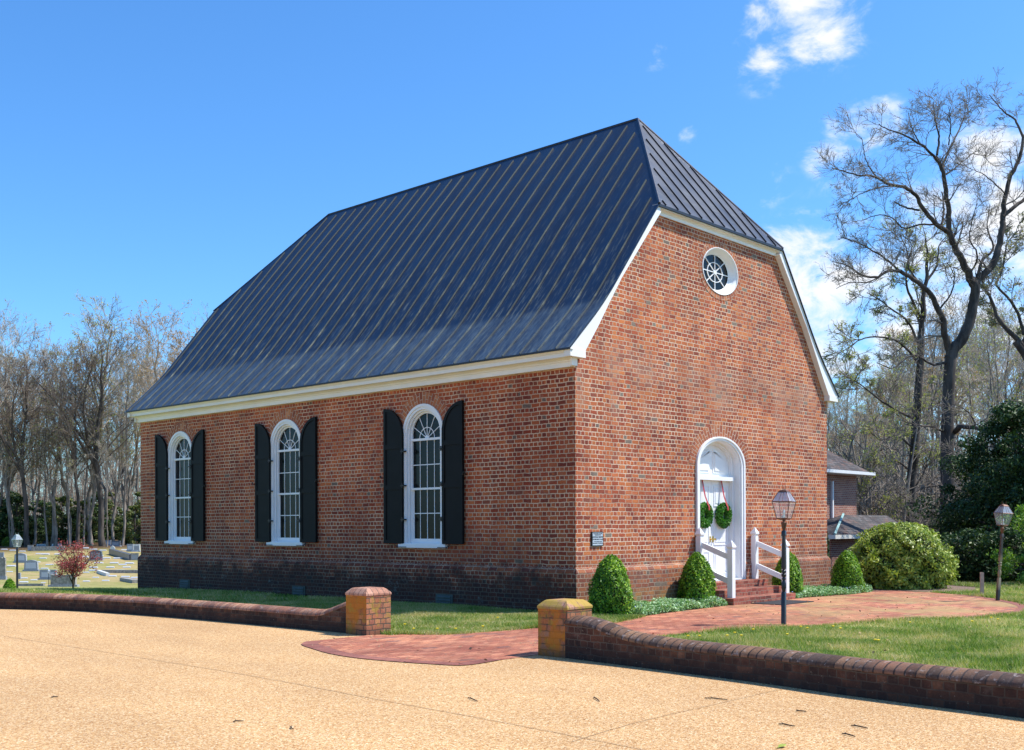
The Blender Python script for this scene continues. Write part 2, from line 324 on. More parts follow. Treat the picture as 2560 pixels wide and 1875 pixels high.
# standing seam metal: streaked
def roofmat(name, base, metal, rough, dirt):
    m, t, p = mat(name); geo = t.n('ShaderNodeNewGeometry'); pos = geo.outputs['Position']
    st = t.noise(t.scale3(pos, (1.2, 9, 1.2)), 2.2, 6, .65).outputs[0]
    lo = t.n('ShaderNodeSeparateXYZ'); t.l(pos, lo.inputs[0])
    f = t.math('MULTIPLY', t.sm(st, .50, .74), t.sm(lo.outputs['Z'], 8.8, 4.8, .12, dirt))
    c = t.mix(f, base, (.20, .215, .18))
    c = t.mix(t.math('MULTIPLY', t.sm(t.math('ADD', lo.outputs['Z'], t.math('MULTIPLY', st, .2)), 5.58, 5.42), t.sm(t.noise(t.scale3(pos, (1.5, 7, 1.5)), 3, 6, .7).outputs[0], .30, .72, .10, .7)), c, (.10, .135, .165))  # paler flare: sky brightness put into the colour, broken by weathering streaks
    pan = t.noise(t.scale3(pos, (.01, 2.44, .01)), 1, 0).outputs[0]
    c = t.mix(t.sm(pan, .3, .7), t.mix(1, c, (.82, .82, .85), 'MULTIPLY'), t.mix(1, c, (1.15, 1.15, 1.12), 'MULTIPLY'))
    t.l(c, p.inputs['Base Color']); p.inputs['Metallic'].default_value = metal; p.inputs['Specular IOR Level'].default_value = .5
    t.l(t.sm(t.noise(pos, 1.5, 4).outputs[0], .3, .7, rough - .06, rough + .08), p.inputs['Roughness'])
    b = t.n('ShaderNodeBump'); b.inputs['Strength'].default_value = .3; b.inputs['Distance'].default_value = .03
    t.l(t.noise(t.scale3(pos, (1, 3, 1)), 1.3, 3).outputs[0], b.inputs['Height']); t.l(b.outputs[0], p.inputs['Normal']); return m
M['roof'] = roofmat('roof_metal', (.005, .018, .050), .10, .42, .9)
M['seam'] = roofmat('roof_seam', (.065, .08, .078), .1, .6, 1.3)
M['seam_dark'] = simple('seam_dark', (.010, .013, .022), .5)  # roof edges; on the front hip seams it paints their shadow sides

def leafmat(name, cols, trans=.25, rough=.5, spec=.4, nsc=1.6, namp=.8):
    m = bpy.data.materials.new(name); m.use_nodes = True; t = NT(m.node_tree); m.node_tree.nodes.clear()
    geo = t.n('ShaderNodeNewGeometry'); n = t.noise(geo.outputs['Position'], nsc, 5).outputs[0]
    r = t.math('ADD', t.math('MULTIPLY', geo.outputs['Random Per Island'], .8), t.math('MULTIPLY', t.math('SUBTRACT', n, .4), namp), clamp=True)
    c = t.ramp(r, [(i / (len(cols) - 1), x) for i, x in enumerate(cols)])
    p = t.n('ShaderNodeBsdfPrincipled'); t.l(c, p.inputs['Base Color']); p.inputs['Roughness'].default_value = rough; p.inputs['Specular IOR Level'].default_value = spec
    o = t.n('ShaderNodeOutputMaterial')
    if trans:
        tr = t.n('ShaderNodeBsdfTranslucent'); t.l(t.mix(1, c, (1.3, 1.4, .7), 'MULTIPLY'), tr.inputs[0])
        mx = t.n('ShaderNodeMixShader'); mx.inputs[0].default_value = trans; t.l(p.outputs[0], mx.inputs[1]); t.l(tr.outputs[0], mx.inputs[2]); t.l(mx.outputs[0], o.inputs[0])
    else: t.l(p.outputs[0], o.inputs[0])
    return m
M['boxwood'] = leafmat('boxwood_leaves', [(.015, .055, .006), (.07, .20, .01), (.22, .42, .02), (.46, .60, .05)])
M['box_core'] = simple('shrub_core', (.008, .018, .005), .9)
M['azalea'] = leafmat('azalea_leaves', [(.06, .12, .015), (.20, .28, .035), (.40, .46, .08), (.58, .58, .16)], rough=.42)
M['holly'] = leafmat('evergreen_leaves', [(.008, .022, .007), (.02, .05, .014), (.05, .095, .025), (.12, .17, .05)], trans=.12, rough=.5, spec=.22)
M['understory'] = leafmat('understory_leaves', [(.03, .06, .016), (.08, .12, .03), (.17, .19, .055), (.28, .24, .09)], trans=.2)
M['maple'] = leafmat('red_maple_leaves', [(.20, .02, .04), (.36, .055, .075), (.48, .15, .15)], trans=.4)
M['wreath'] = leafmat('wreath_leaves', [(.02, .09, .01), (.05, .20, .015), (.12, .34, .03)])
M['budg'] = leafmat('spring_buds', [(.28, .32, .06), (.42, .46, .10), (.50, .46, .14)], trans=.4)
M['budr'] = leafmat('russet_buds', [(.36, .20, .10), (.50, .29, .13), (.46, .33, .18)], trans=.4)
M['budp'] = leafmat('pale_buds', [(.26, .24, .16), (.30, .29, .16), (.34, .28, .20)], trans=.4)
M['grass'] = leafmat('grass_blades', nsc=1.1, namp=1.9, cols=[(.045, .11, .012), (.11, .22, .02), (.22, .31, .045), (.42, .40, .14), (.62, .50, .28)], trans=.3, rough=.55)
M['peri'] = leafmat('periwinkle_leaves', [(.07, .20, .06), (.16, .34, .11), (.34, .50, .26), (.50, .62, .42)], trans=.2)
M['peri_fl'] = simple('periwinkle_flower', (.32, .34, .75), .6)
M['yellow'] = simple('dandelion_yellow', (.85, .62, .02), .6)
M['green_leaf'] = simple('fallen_green_leaf', (.30, .34, .04), .5)
M['ribbon'] = simple('red_ribbon', (.36, .02, .02), .5, vary=.3, sc=30)
def barkmat(name, a, b, sc=3):
    m, t, p = mat(name); geo = t.n('ShaderNodeNewGeometry'); n = t.noise(t.scale3(geo.outputs['Position'], (1, 1, .25)), sc, 6, .65)
    t.l(t.mix(t.sm(n.outputs[0], .35, .65), a, b), p.inputs['Base Color']); p.inputs['Roughness'].default_value = .9; p.inputs['Specular IOR Level'].default_value = .2
    bp = t.n('ShaderNodeBump'); bp.inputs['Strength'].default_value = .5; bp.inputs['Distance'].default_value = .03; t.l(n.outputs[0], bp.inputs['Height']); t.l(bp.outputs[0], p.inputs['Normal']); return m
M['bark'] = barkmat('bark_dark', (.05, .04, .033), (.12, .10, .085))
M['twigs_o'] = barkmat('twig_oak', (.15, .125, .105), (.32, .27, .225))
M['twigs_m'] = barkmat('twig_mid', (.19, .155, .12), (.36, .30, .24))
M['bark2'] = barkmat('bark_grey', (.14, .115, .095), (.33, .28, .23))
M['twigs'] = barkmat('twig_grey', (.32, .265, .21), (.56, .48, .39))
M['twigs_d'] = barkmat('twig_dark', (.10, .08, .065), (.22, .175, .145))

# ground
def lawnmat():
    m, t, p = mat('lawn_ground'); geo = t.n('ShaderNodeNewGeometry'); pos = geo.outputs['Position']
    n = t.noise(pos, 1.1, 6, .6).outputs[0]; f = t.noise(pos, 28, 5, .7).outputs[0]
    c = t.ramp(t.math('ADD', t.math('MULTIPLY', n, .6), t.math('MULTIPLY', f, .4)), [(.34, (.09, .17, .022)), (.46, (.18, .26, .05)), (.55, (.34, .33, .12)), (.66, (.48, .38, .20))])
    # distances: cemetery turf is straw coloured, forest floor brown
    d = t.vmath('DISTANCE', pos, tuple(CAMP)).outputs['Value']
    n3 = t.noise(pos, .12, 5, .6).outputs[0]; n4 = t.noise(pos, 1.2, 6, .7).outputs[0]
    straw = t.ramp(t.math('ADD', t.math('MULTIPLY', n3, .5), t.math('MULTIPLY', n4, .5)), [(.36, (.13, .19, .04)), (.46, (.28, .26, .09)), (.55, (.40, .30, .15)), (.66, (.50, .36, .20))])
    c = t.mix(t.sm(t.math('ADD', d, t.math('MULTIPLY', n3, 14)), 50, 68), c, straw)
    c = t.mix(t.sm(t.math('ADD', d, t.math('MULTIPLY', n4, 6)), 113, 122), c, t.mix(n4, (.06, .04, .022), (.17, .11, .06)))
    # woodland floor on the right
    sp = t.n('ShaderNodeSeparateXYZ'); t.l(pos, sp.inputs[0])
    lat = t.math('SUBTRACT', t.math('MULTIPLY', t.math('ADD', sp.outputs['X'], 14.5), .677), t.math('MULTIPLY', t.math('ADD', sp.outputs['Y'], 11.87), .736))
    wf = t.math('MULTIPLY', t.sm(d, 27.5, 29), t.sm(lat, 0, 3)); c = t.mix(wf, c, t.mix(n4, (.035, .025, .016), (.11, .075, .04)))
    t.l(c, p.inputs['Base Color']); p.inputs['Roughness'].default_value = .95; p.inputs['Specular IOR Level'].default_value = .1
    b = t.n('ShaderNodeBump'); b.inputs['Strength'].default_value = .7; b.inputs['Distance'].default_value = .04; t.l(f, b.inputs['Height']); t.l(b.outputs[0], p.inputs['Normal']); return m
M['lawn'] = lawnmat()
m, t, p = mat('exposed_aggregate'); geo = t.n('ShaderNodeNewGeometry'); pos = geo.outputs['Position']
vo = t.n('ShaderNodeTexVoronoi'); vo.inputs['Scale'].default_value = 105; t.l(pos, vo.inputs['Vector'])
sx = t.n('ShaderNodeSeparateXYZ'); t.l(vo.outputs['Color'], sx.inputs[0])
c = t.ramp(sx.outputs[0], [(0, (.28, .135, .06)), (.2, (.54, .315, .145)), (.5, (.66, .42, .205)), (.8, (.75, .53, .285)), (1, (.88, .76, .56))])
c = t.mix(t.sm(t.noise(pos, 38, 4, .7).outputs[0], .35, .62), t.mix(1, c, (.74, .68, .6), 'MULTIPLY'), c)
lg = t.noise(t.scale3(pos, (1, .45, 1)), .5, 6, .65).outputs[0]; c = t.mix(t.sm(lg, .3, .7), t.mix(1, c, (.86, .83, .80), 'MULTIPLY'), t.mix(1, c, (1.06, 1.04, 1.0), 'MULTIPLY'))
c = t.mix(t.sm(t.noise(pos, 2.3, 6, .7).outputs[0], .6, .75, 0, .12), c, (.36, .24, .14))
c = t.mix(t.sm(t.noise(pos, 17, 5, .75).outputs[0], .34, .66), t.mix(1, c, (.88, .85, .80), 'MULTIPLY'), t.mix(1, c, (1.03, 1.02, 1.0), 'MULTIPLY'))
c = t.mix(t.sm(t.noise(pos, 120, 2, .6).outputs[0], .60, .68, 0, .35), c, (.30, .20, .11))
t.l(c, p.inputs['Base Color']); p.inputs['Roughness'].default_value = .85; p.inputs['Specular IOR Level'].default_value = .2
b = t.n('ShaderNodeBump'); b.inputs['Strength'].default_value = .6; b.inputs['Distance'].default_value = .006; t.l(vo.outputs['Distance'], b.inputs['Height']); b.invert = True; t.l(b.outputs[0], p.inputs['Normal']); M['agg'] = m
M['joint'] = simple('joint_sealant', (.30, .19, .10), .9)

# ------------------------------------------------------------------ terrain
def interp(t, xs, ys): return float(np.interp(t, xs, ys))
def sstep(a, b, x): x = min(1, max(0, (x - a) / (b - a))); return x * x * (3 - 2 * x)
HLx = [26, 40, 60, 75, 90, 110, 130, 300]; HLy = [0, -.75, -1.6, -1.75, -1.4, -.5, 0, .5]
HRx = [28, 36, 45, 80, 300]; HRy = [0, -.7, -1.2, -1.3, 0]
def terr(x, y):
    t = (x - CAMP.x) * VD.x + (y - CAMP.y) * VD.y; l = (x - CAMP.x) * VR.x + (y - CAMP.y) * VR.y
    if t < 20: return 0.
    wl = 1 - sstep(-.30, -.12, l / t)
    return wl * interp(t, HLx, HLy) + (1 - wl) * interp(t, HRx, HRy)
def ground_hit(px, py, t0=27.):
    t = t0
    while t < 300:
        p = at(px, py, t)
        if p.z <= terr(p.x, p.y): return p, t
        t += .25
    return at(px, py, 120), 120
ts = list(np.arange(-60, 20, 8)) + list(np.arange(20, 150, 2.5)) + [160, 190, 240, 320, 500, 900, 2000]
ss = np.linspace(-1.5, 1.5, 61); g = MB(); V = []; Fc = []
for t_ in ts:
    for s_ in ss:
        l = s_ * max(t_, 60) if t_ < 60 else s_ * t_
        x = CAMP.x + VD.x * t_ + VR.x * l; y = CAMP.y + VD.y * t_ + VR.y * l
        V.append((x, y, terr(x, y)))
n = len(ss)
for i in range(len(ts) - 1):
    for j in range(n - 1): Fc.append((i * n + j, i * n + j + 1, (i + 1) * n + j + 1, (i + 1) * n + j))
o = fastmesh('ground', V, Fc, M['lawn'], smooth=True); tag(o, kind='structure')

# driveway sheet
LWP = [(-4.66, .30), (-4.70, 1.1), (-4.74, 2.63), (-4.86, 4.86), (-5.22, 7.23), (-5.93, 8.9), (-6.9, 10.4), (-8.4, 12.2), (-10.5, 14.0), (-13.5, 15.8)]
RWP = [(-4.90, -3.85), (-5.0, -4.8), (-5.12, -5.8), (-5.24, -6.69), (-5.38, -7.4), (-5.47, -8.1), (-5.53, -8.7), (-5.60, -9.2), (-5.75, -10.2), (-6.0, -11.5), (-6.6, -13.5), (-7.6, -16)]
dr = [(x + .1, y) for x, y in RWP[::-1]] + [(-4.8, -3.7), (-4.62, -1.8), (-4.6, -.1)] + [(x + .1, y) for x, y in LWP] + [(-30, 25), (-60, 20), (-60, -60), (-8, -60)]
def sheet(name, pts, z, m, parent=None, holes=None, uvf=None):
    g = MB(); P = [Vector((x, y, 0)) for x, y in pts]
    for a, b, c in tessellate_polygon([P]):
        tri = [P[a], P[b], P[c]]
        if (tri[1] - tri[0]).cross(tri[2] - tri[0]).z < 0: tri = tri[::-1]
        g.poly([(q.x, q.y, z) for q in tri])
    return g.build(name, m, parent)
drive = tag(sheet('driveway', dr, .004, M['agg']), kind='structure')
def catmull(P, n=8):
    out = []; Q = [P[0]] + list(P) + [P[-1]]
    for i in range(1, len(Q) - 2):
        a, b, c, d = [np.array(q, float) for q in Q[i - 1:i + 3]]
        for k in range(n):
            t = k / n; out.append(tuple(.5 * ((2 * b) + (c - a) * t + (2 * a - 5 * b + 4 * c - d) * t * t + (3 * b - a - 3 * c + d) * t ** 3)))
    out.append(tuple(float(v) for v in P[-1])); return out
def strip(g, P, wd, z, m=0, uvrow=True, off0=None, off1=None):
    L = 0; a0 = -wd / 2 if off0 is None else off0; a1 = wd / 2 if off1 is None else off1; prev = None
    for i, p in enumerate(P):
        q0 = Vector(P[max(i - 1, 0)]); q1 = Vector(P[min(i + 1, len(P) - 1)]); d = (q1 - q0); d = Vector((d[0], d[1])).normalized(); nn = Vector((-d.y, d.x))
        A = (p[0] + nn.x * a0, p[1] + nn.y * a0, z); B = (p[0] + nn.x * a1, p[1] + nn.y * a1, z)
        if prev:
            l2 = L + (Vector(p[:2]) - Vector(P[i - 1][:2])).length
            g.poly([prev[0], A, B, prev[1]][::1], uv=[(.02, L), (.02, l2), (.02 + abs(a1 - a0), l2), (.02 + abs(a1 - a0), L)], m=m); L = l2
        prev = (A, B)
g = MB()
rr = random.Random(5)
jl = catmull([(-8.0, 6.5), (-8.04, 2.52), (-8.1, -2.08), (-8.26, -4.48), (-8.35, -5.96), (-8.48, -7.39), (-8.7, -9.5)], 30)
jl = [(x + rr.uniform(-.004, .004), y) for x, y in jl]; strip(g, jl, .009, .009)
for P in ([(-8.6, -7.0), (-7.7, -6.89), (-6.5, -6.87), (-5.3, -6.86)], [(-8.06, .3), (-6.63, 0.05), (-6.16, -.15), (-5.74, -.17)], [(-7.9, 5.6), (-6.63, 5.19), (-4.9, 4.7)]):
    strip(g, [(x, y + rr.uniform(-.004, .004)) for x, y in catmull(P, 20)], .006, .0085)
j = g.build('expansion_joint', M['joint'], drive)

# brick path
apr = [(-4.60, -.16), (-5.15, -.16), (-5.74, -.18), (-6.02, -.45), (-6.22, -.95), (-6.40, -1.5), (-6.47, -2.05), (-6.42, -2.6), (-6.30, -3.1), (-6.12, -3.48), (-5.5, -3.44), (-4.86, -3.42)]
pth = apr + [(-4.4, -3.44), (-3.2, -3.3), (-2.04, -3.27), (-1.27, -3.4), (-.16, -3.86), (1.12, -4.25), (2.5, -4.75), (3.6, -5.35), (4.9, -5.55), (6.2, -5.35), (7.4, -4.75), (8.5, -3.85), (9.2, -3.0), (9.6, -2.2), (9.7, -1.3), (9.5, -1.0), (8.0, -1.15), (6.6, -1.0), (5.8, -.9), (3.3, -.9),
             (1.9, -1.0), (.6, -1.1), (-.2, -1.3), (-.9, -1.5), (-2.2, -1.2), (-3.17, -1.05), (-3.9, -.9), (-4.3, -.4)]
tag(sheet('brick_path', pth, .009, M['paver']), kind='structure')
g = MB(); strip(g, catmull(apr[2:11], 6), .1, .0125, off0=0.0, off1=.21); strip(g, catmull([(9.2, -3.0), (8.5, -3.85), (7.4, -4.75), (6.2, -5.35), (4.9, -5.55), (3.6, -5.35)][::-1], 6), .1, .0125, off0=0, off1=.2)
tag(g.build('path_edging', M['paver_edge']), kind='structure')
# mulch bed strip beneath shrubs
mulch = simple('mulch', (.17, .11, .075), .95, vary=.5, sc=30, bump=.8)
tag(sheet('planting_bed', [(-.75, -1.38), (-.2, -1.22), (.6, -1.05), (1.9, -.95), (3.3, -.85), (3.4, -.05), (0, -.05), (-.5, -.2)], .006, mulch), kind='structure')
tag(sheet('mulch_bed', [(8.9, -1.0), (9.5, -.95), (9.75, -1.3), (9.9, -2.3), (10.8, -2.75), (12.2, -2.2), (12.8, -1.2), (13, 1), (9.2, 1), (9.2, -.05), (5.9, -.05), (5.8, -.85), (8, -1.1)], .007, mulch), kind='structure')

# ------------------------------------------------------------------ church
L, W = 14.47, 9.10; ZE, ZK, ZJ, ZR = 4.4716, 5.3963, 7.4065, 10.109; XE, XK, XJ = -.3295, .6478, 2.2626; YE = -.132; HIP = 2.1475; ZT = 4.19
CH = empty('church', (0, 0, 0), 0, 'colonial red brick church with dark metal clipped gable roof and black shutters', 'church')
TL = lambda yc: (lambda u, d, z: (-d, yc - u, z)); TG = lambda xc: (lambda u, d, z: (xc + u, -d, z))
WIN = [3.77, 8.18, 12.53]; WZ0, WZS, WR = 1.17, 3.28, .575; DC, DR, DZ0, DZS = 4.55, .89, .40, 2.69; RC, RZ, RR = 4.57, 6.565, .465
def holed(g, outer, holes, T):
    loops = [outer] + holes; flat = [q for l in loops for q in l]
    for tri in tessellate_polygon([[Vector((u, z, 0)) for u, z in l] for l in loops]):
        P = [flat[i] for i in tri]
        if (P[1][0] - P[0][0]) * (P[2][1] - P[0][1]) - (P[2][0] - P[0][0]) * (P[1][1] - P[0][1]) < 0: P = P[::-1]
        g.poly([T(u, 0, z) for u, z in P])
g = MB()
def hole(hw, z0, zs, uc, n=32): return [(u + uc, z) for u, z in arch(hw, z0, zs, n)]
# long wall: T with yc=0: u=-y
holed(g, [(-L, .74), (0, .74), (0, ZT + .05), (-L, ZT + .05)], [hole(WR, WZ0 - .02, WZS, -y) for y in WIN], TL(0))
for y in WIN:
    h = hole(WR, WZ0 - .02, WZS, 0); h = h + [h[0]]
    for a, b in zip(h, h[1:]): g.poly([TL(y)(a[0], 0, a[1]), TL(y)(b[0], 0, b[1]), TL(y)(b[0], -.2, b[1]), TL(y)(a[0], -.2, a[1])])
lw = g.build('brick_wall', M['brick_long'], CH); lw['label'] = 'long shaded side wall with dark grimy base'
g = MB()
gout = [(0, .74), (DC - DR, .74), (DC - DR, DZ0 - .02), (DC + DR, DZ0 - .02), (DC + DR, .74), (W, .74), (W, ZT), (W - .05, ZE), (W - XK - .08, ZK), (W - XJ - .03, ZJ - .03), (XJ + .03, ZJ - .03), (XK + .08, ZK), (.05, ZE), (0, ZT)]
dh = [(DC - DR, .74)] ; 
dout = [(0, .74)] + [(DC + u, z) for u, z in earch(DR, .74, DZS)] + [(W, .74), (W, ZT), (W - .05, ZE), (W - XK - .08, ZK), (W - XJ - .03, ZJ - .03), (XJ + .03, ZJ - .03), (XK + .08, ZK), (.05, ZE), (0, ZT)]
holed(g, dout, [oval(RR, RZ, 48, RC)], TG(0))
a_ = earch(DR, DZ0, DZS)
for p, q in zip(a_, a_[1:]): g.poly([TG(DC)(p[0], 0, p[1]), TG(DC)(q[0], 0, q[1]), TG(DC)(q[0], -.3, q[1]), TG(DC)(p[0], -.3, p[1])])
c_ = oval(RR, RZ, 48); c_.append(c_[0])
for p, q in zip(c_, c_[1:]): g.poly([TG(RC)(p[0], 0, p[1]), TG(RC)(q[0], 0, q[1]), TG(RC)(q[0], -.3, q[1]), TG(RC)(p[0], -.3, p[1])])
# far side and back
g.poly([(W, 0, 0), (W, L, 0), (W, L, ZT + .05), (W, 0, ZT + .05)])
bk = [(0, 0), (W, 0), (W, ZT), (W - .05, ZE), (W - XK - .08, ZK), (W - XJ - .03, ZJ - .03), (XJ + .03, ZJ - .03), (XK + .08, ZK), (.05, ZE), (0, ZT)]
g.poly([(x, L, z) for x, z in bk][::-1])
gw = g.build('brick_wall', M['brick_gable'], CH); gw['label'] = 'sunlit front gable wall with door and oval window'
# water table with moulded top course
g = MB()
def wt(g, A, B, nrm, prs=.06):
    # A,B xy ends at wall plane, nrm outward
    pr = [(prs, -.4), (prs, .70), (prs - .012, .725), (.02, .775), (0, .79)]
    for (d0, z0), (d1, z1) in zip(pr, pr[1:]):
        g.poly([(A[0] + nrm[0] * d0, A[1] + nrm[1] * d0, z0), (B[0] + nrm[0] * d0, B[1] + nrm[1] * d0, z0), (B[0] + nrm[0] * d1, B[1] + nrm[1] * d1, z1), (A[0] + nrm[0] * d1, A[1] + nrm[1] * d1, z1)])
pz = .06
def wtc(g, p, q, c0, c1, nrm):
    pr = [(pz, -.4), (pz, .70), (pz - .012, .725), (.02, .775), (0, .79)]
    dx, dy = (q[0] - p[0]), (q[1] - p[1]); l = math.hypot(dx, dy); dx /= l; dy /= l
    def P(e, d, z, s, c): return (e[0] + nrm[0] * d + s * dx * d * c, e[1] + nrm[1] * d + s * dy * d * c, z)
    for (d0, z0), (d1, z1) in zip(pr, pr[1:]):
        g.poly([P(p, d0, z0, -1, c0), P(q, d0, z0, 1, c1), P(q, d1, z1, 1, c1), P(p, d1, z1, -1, c0)])
wtc(g, (0, L), (0, 0), 1, 1, (-1, 0)); b1 = g.build('water_table', M['brick_long'], CH)
g = MB(); wtc(g, (0, 0), (DC - DR, 0), 1, 0, (0, -1)); wtc(g, (DC + DR, 0), (W, 0), 0, 1, (0, -1)); wtc(g, (W, 0), (W, L), 1, 1, (1, 0)); wtc(g, (W, L), (0, L), 1, 1, (0, 1))
for x in (DC - DR, DC + DR): g.poly([(x, -pz, 0), (x, 0, 0), (x, 0, .79), (x, -pz, .70)])
b2 = g.build('water_table', M['brick_gable'], CH)
# brick arches
def brick_arch(T, a0, b0, th, zs, full=False):
    g = MB(); n = 64 if not full else 80; A = math.pi if not full else 2 * math.pi
    o_ = [(-(a0 + th) * math.cos(A * k / n), zs + (b0 + th) * math.sin(A * k / n)) for k in range(n + 1)]; i_ = [(-a0 * math.cos(A * k / n), zs + b0 * math.sin(A * k / n)) for k in range(n + 1)]
    g.ring(o_, i_, -.01, .006, T, uvr=(A * ((a0 + b0) / 2 + th / 2) / n, th)); return g.build('brick_arch', M['arch_brick'], CH)
for y in WIN: brick_arch(TL(y), WR, WR, .225, WZS)
brick_arch(TG(DC), DR, DR * .645, .23, DZS); brick_arch(TG(RC), .66, RR, .11, RZ, True)
# windows
def bar(g, a, b, wd, d0, d1, T, m=0):
    (u0, z0), (u1, z1) = a, b; l = math.hypot(u1 - u0, z1 - z0); nx, nz = -(z1 - z0) / l * wd / 2, (u1 - u0) / l * wd / 2
    g.prism([(u0 + nx, z0 + nz), (u0 - nx, z0 - nz), (u1 - nx, z1 - nz), (u1 + nx, z1 + nz)][::-1], d0, d1, T, m)
def make_window():
    T = lambda u, d, z: (-d, -u, z)
    e = empty('window'); e.parent = CH
    g = MB(); zb = WZ0 + .0
    g.ring(arch(WR, zb, WZS), arch(.52, zb, WZS), -.10, .03, T)
    g.ring(arch(.52, zb, WZS), arch(.47, zb, WZS), -.10, .012, T)
    g.ring(arch(.47, zb, WZS), arch(.435, zb, WZS), -.14, -.03, T); g.build('frame', M['white'], e)
    g = MB(); g.ring(arch(.435, zb, WZS), arch(.40, zb + .1, WZS), -.14, -.075, T)
    g.box((-.435, -.15, zb), (.435, -.07, zb + .09), T=lambda a, b, c: T(a, b, c)); g.box((-.42, -.13, 2.205), (.42, -.055, 2.245), T=lambda a, b, c: T(a, b, c))
    g.box((-.42, -.13, 3.155), (.42, -.055, 3.20), T=lambda a, b, c: T(a, b, c))
    for s in (-1, 1): g.box((s * .40 - (.03 if s > 0 else 0), -.15, zb + .08), (s * .40 + (.03 if s < 0 else 0), -.095, 2.21), T=lambda a, b, c: T(a, b, c))
    g.build('sash', M['white'], e)
    g = MB()
    for u in (-.2, 0, .2): bar(g, (u, zb + .09), (u, 3.16), .0125, -.104, -.094, T)
    for z in (1.75, 2.69): bar(g, (-.41, z), (.41, z), .017, -.1045, -.091, T)
    for a in (30, 60, 90, 120, 150):
        c, s = math.cos(math.radians(a)), math.sin(math.radians(a)); bar(g, (c * .04, 3.20 + s * .04), (c * (.40 + .03 * s), 3.20 + s * (.40 + .08 * s)), .013, -.104, -.093, T)
    g.ring([(u, z) for u, z in arch(.215, 3.2, 3.2, 20)], [(u, z) for u, z in arch(.201, 3.2, 3.2, 20)], -.1045, -.092, T)
    g.ring([(u, z) for u, z in arch(.055, 3.2, 3.2, 10)], [(u, z) for u, z in arch(.002, 3.2, 3.2, 10)], -.1048, -.088, T); g.build('muntins', M['white'], e)
    g = MB(); g.prism(arch(.43, zb + .02, WZS), -.125, -.105, T, side=False); g.build('pane', M['glass'], e)
    g = MB(); g.prism([(-.66, 1.085), (.66, 1.085), (.66, 1.155), (-.66, 1.155)], -.10, .075, T); g.prism([(-.60, 1.155), (.60, 1.155), (.60, 1.172), (-.60, 1.172)], -.12, .055, T); g.build('sill', M['white'], e)
    return e
def make_shutter(s):
    e = empty('shutter'); e.parent = CH; g = MB(); T = lambda u, d, z: (-d, -u * s, z)
    # hinge edge at u=0, free edge at u=.55 (towards outside), quarter-round top rising to the free edge
    wd = .55; zb = 1.165; zs = WZS + .0
    def outl(i):
        P = [(i, zb + i), (wd - i, zb + i)]
        n = 14; P += [(wd - (wd - i) * math.sin(math.pi / 2 * k / n) * 1.0 if k else wd - i, zs + (wd - i) * math.cos(math.pi / 2 * k / n) + .0) for k in range(0, n + 1)]
        P[-1] = (i, zs)
        return P
    o1 = outl(0); 
    # swap so arc starts at free edge top
    o1 = [(0, zb), (wd, zb), (wd, zs + wd)] + [(wd - wd * math.sin(math.pi / 2 * k / 14), zs + wd * math.cos(math.pi / 2 * k / 14)) for k in range(1, 15)]
    c = .065; r2 = wd - c
    o2 = [(c, zb + c), (wd - c, zb + c), (wd - c, zs + r2 - .005)] + [(wd - c - (wd - 2 * c) * math.sin(math.pi / 2 * k / 14), zs - .02 + (r2 + .015) * math.cos(math.pi / 2 * k / 14)) for k in range(1, 15)]
    g.prism(o1, .035, .068, T); 
    g.ring(o1 + [o1[0]], o2 + [o2[0]], .068, .084, T)
    for z in (2.22, 3.02): g.prism([(c, z), (wd - c, z), (wd - c, z + .09), (c, z + .09)], .068, .083, T)
    g.build('shutter_leaf', M['shutter'], e)
    for z in (1.62, 2.28, 2.95):
        h = MB(); h.box((-.07, .03, z), (.03, .10, z + .025), T=lambda a, b, c_: T(a, b, c_)); h.tube([T(-.01, .095, z - .03), T(-.01, .095, z + .06)], .012, 8); h.build('hinge', M['iron'], e)
    h = MB(); h.tube([T(wd, .10, 2.46), T(wd + .035, .11, 2.46), T(wd + .055, .11, 2.50), T(wd + .085, .10, 2.49), T(wd + .08, .09, 2.455)], .009, 6); h.tube([T(wd + .03, .0, 2.46), T(wd + .03, .11, 2.46)], .008, 6); h.build('holdback', M['iron'], e)
    h = MB(); h.tube([T(.2, .075, 1.20), T(.21, .09, 1.13), T(.12, .09, 1.10), T(-.12, .09, 1.10)], .007, 6); h.tube([T(.16, .06, 1.16), T(.14, .10, 1.08)], .006, 6); h.build('shutter_stay', M['iron'], e)
    return e
w0 = make_window(); sl_ = make_shutter(1); sr_ = make_shutter(-1)
for i, y in enumerate(WIN):
    for src, off in ((w0, 0), (sl_, -WR - .012), (sr_, WR - .045)):
        e = src if i == 0 else copy_tree(src, CH)
        e.location = (0, y + off, 0)
# oval gable window
T = TG(RC); e = empty('oval_window'); e.parent = CH
g = MB(); g.ring(oval(RR, RZ), oval(.452, RZ), -.2, .018, T, closed=True)
sp_ = [(.452, .0), (.44, -.005), (.425, -.03), (.42, -.035), (.41, -.06), (.385, -.09), (.37, -.11), (.345, -.125)]
for (ra, da), (rb_, db) in zip(sp_, sp_[1:]):
    A_, B_ = oval(ra, RZ), oval(rb_, RZ)
    for k in range(48): kk = (k + 1) % 48; g.poly([T(A_[k][0], da, A_[k][1]), T(B_[k][0], db, B_[k][1]), T(B_[kk][0], db, B_[kk][1]), T(A_[kk][0], da, A_[kk][1])])
g.build('frame', M['white'], e, smooth=True)
g = MB(); g.ring(oval(.20, RZ), oval(.186, RZ), -.135, -.118, T, closed=True); g.prism(oval(.04, RZ, 16), -.135, -.112, T)
for k in range(4):
    a = math.radians(45 * k); bar(g, (-math.cos(a) * .50, RZ - math.sin(a) * .352), (math.cos(a) * .50, RZ + math.sin(a) * .352), .017, -.134, -.119, T)
g.build('muntins', M['white'], e)
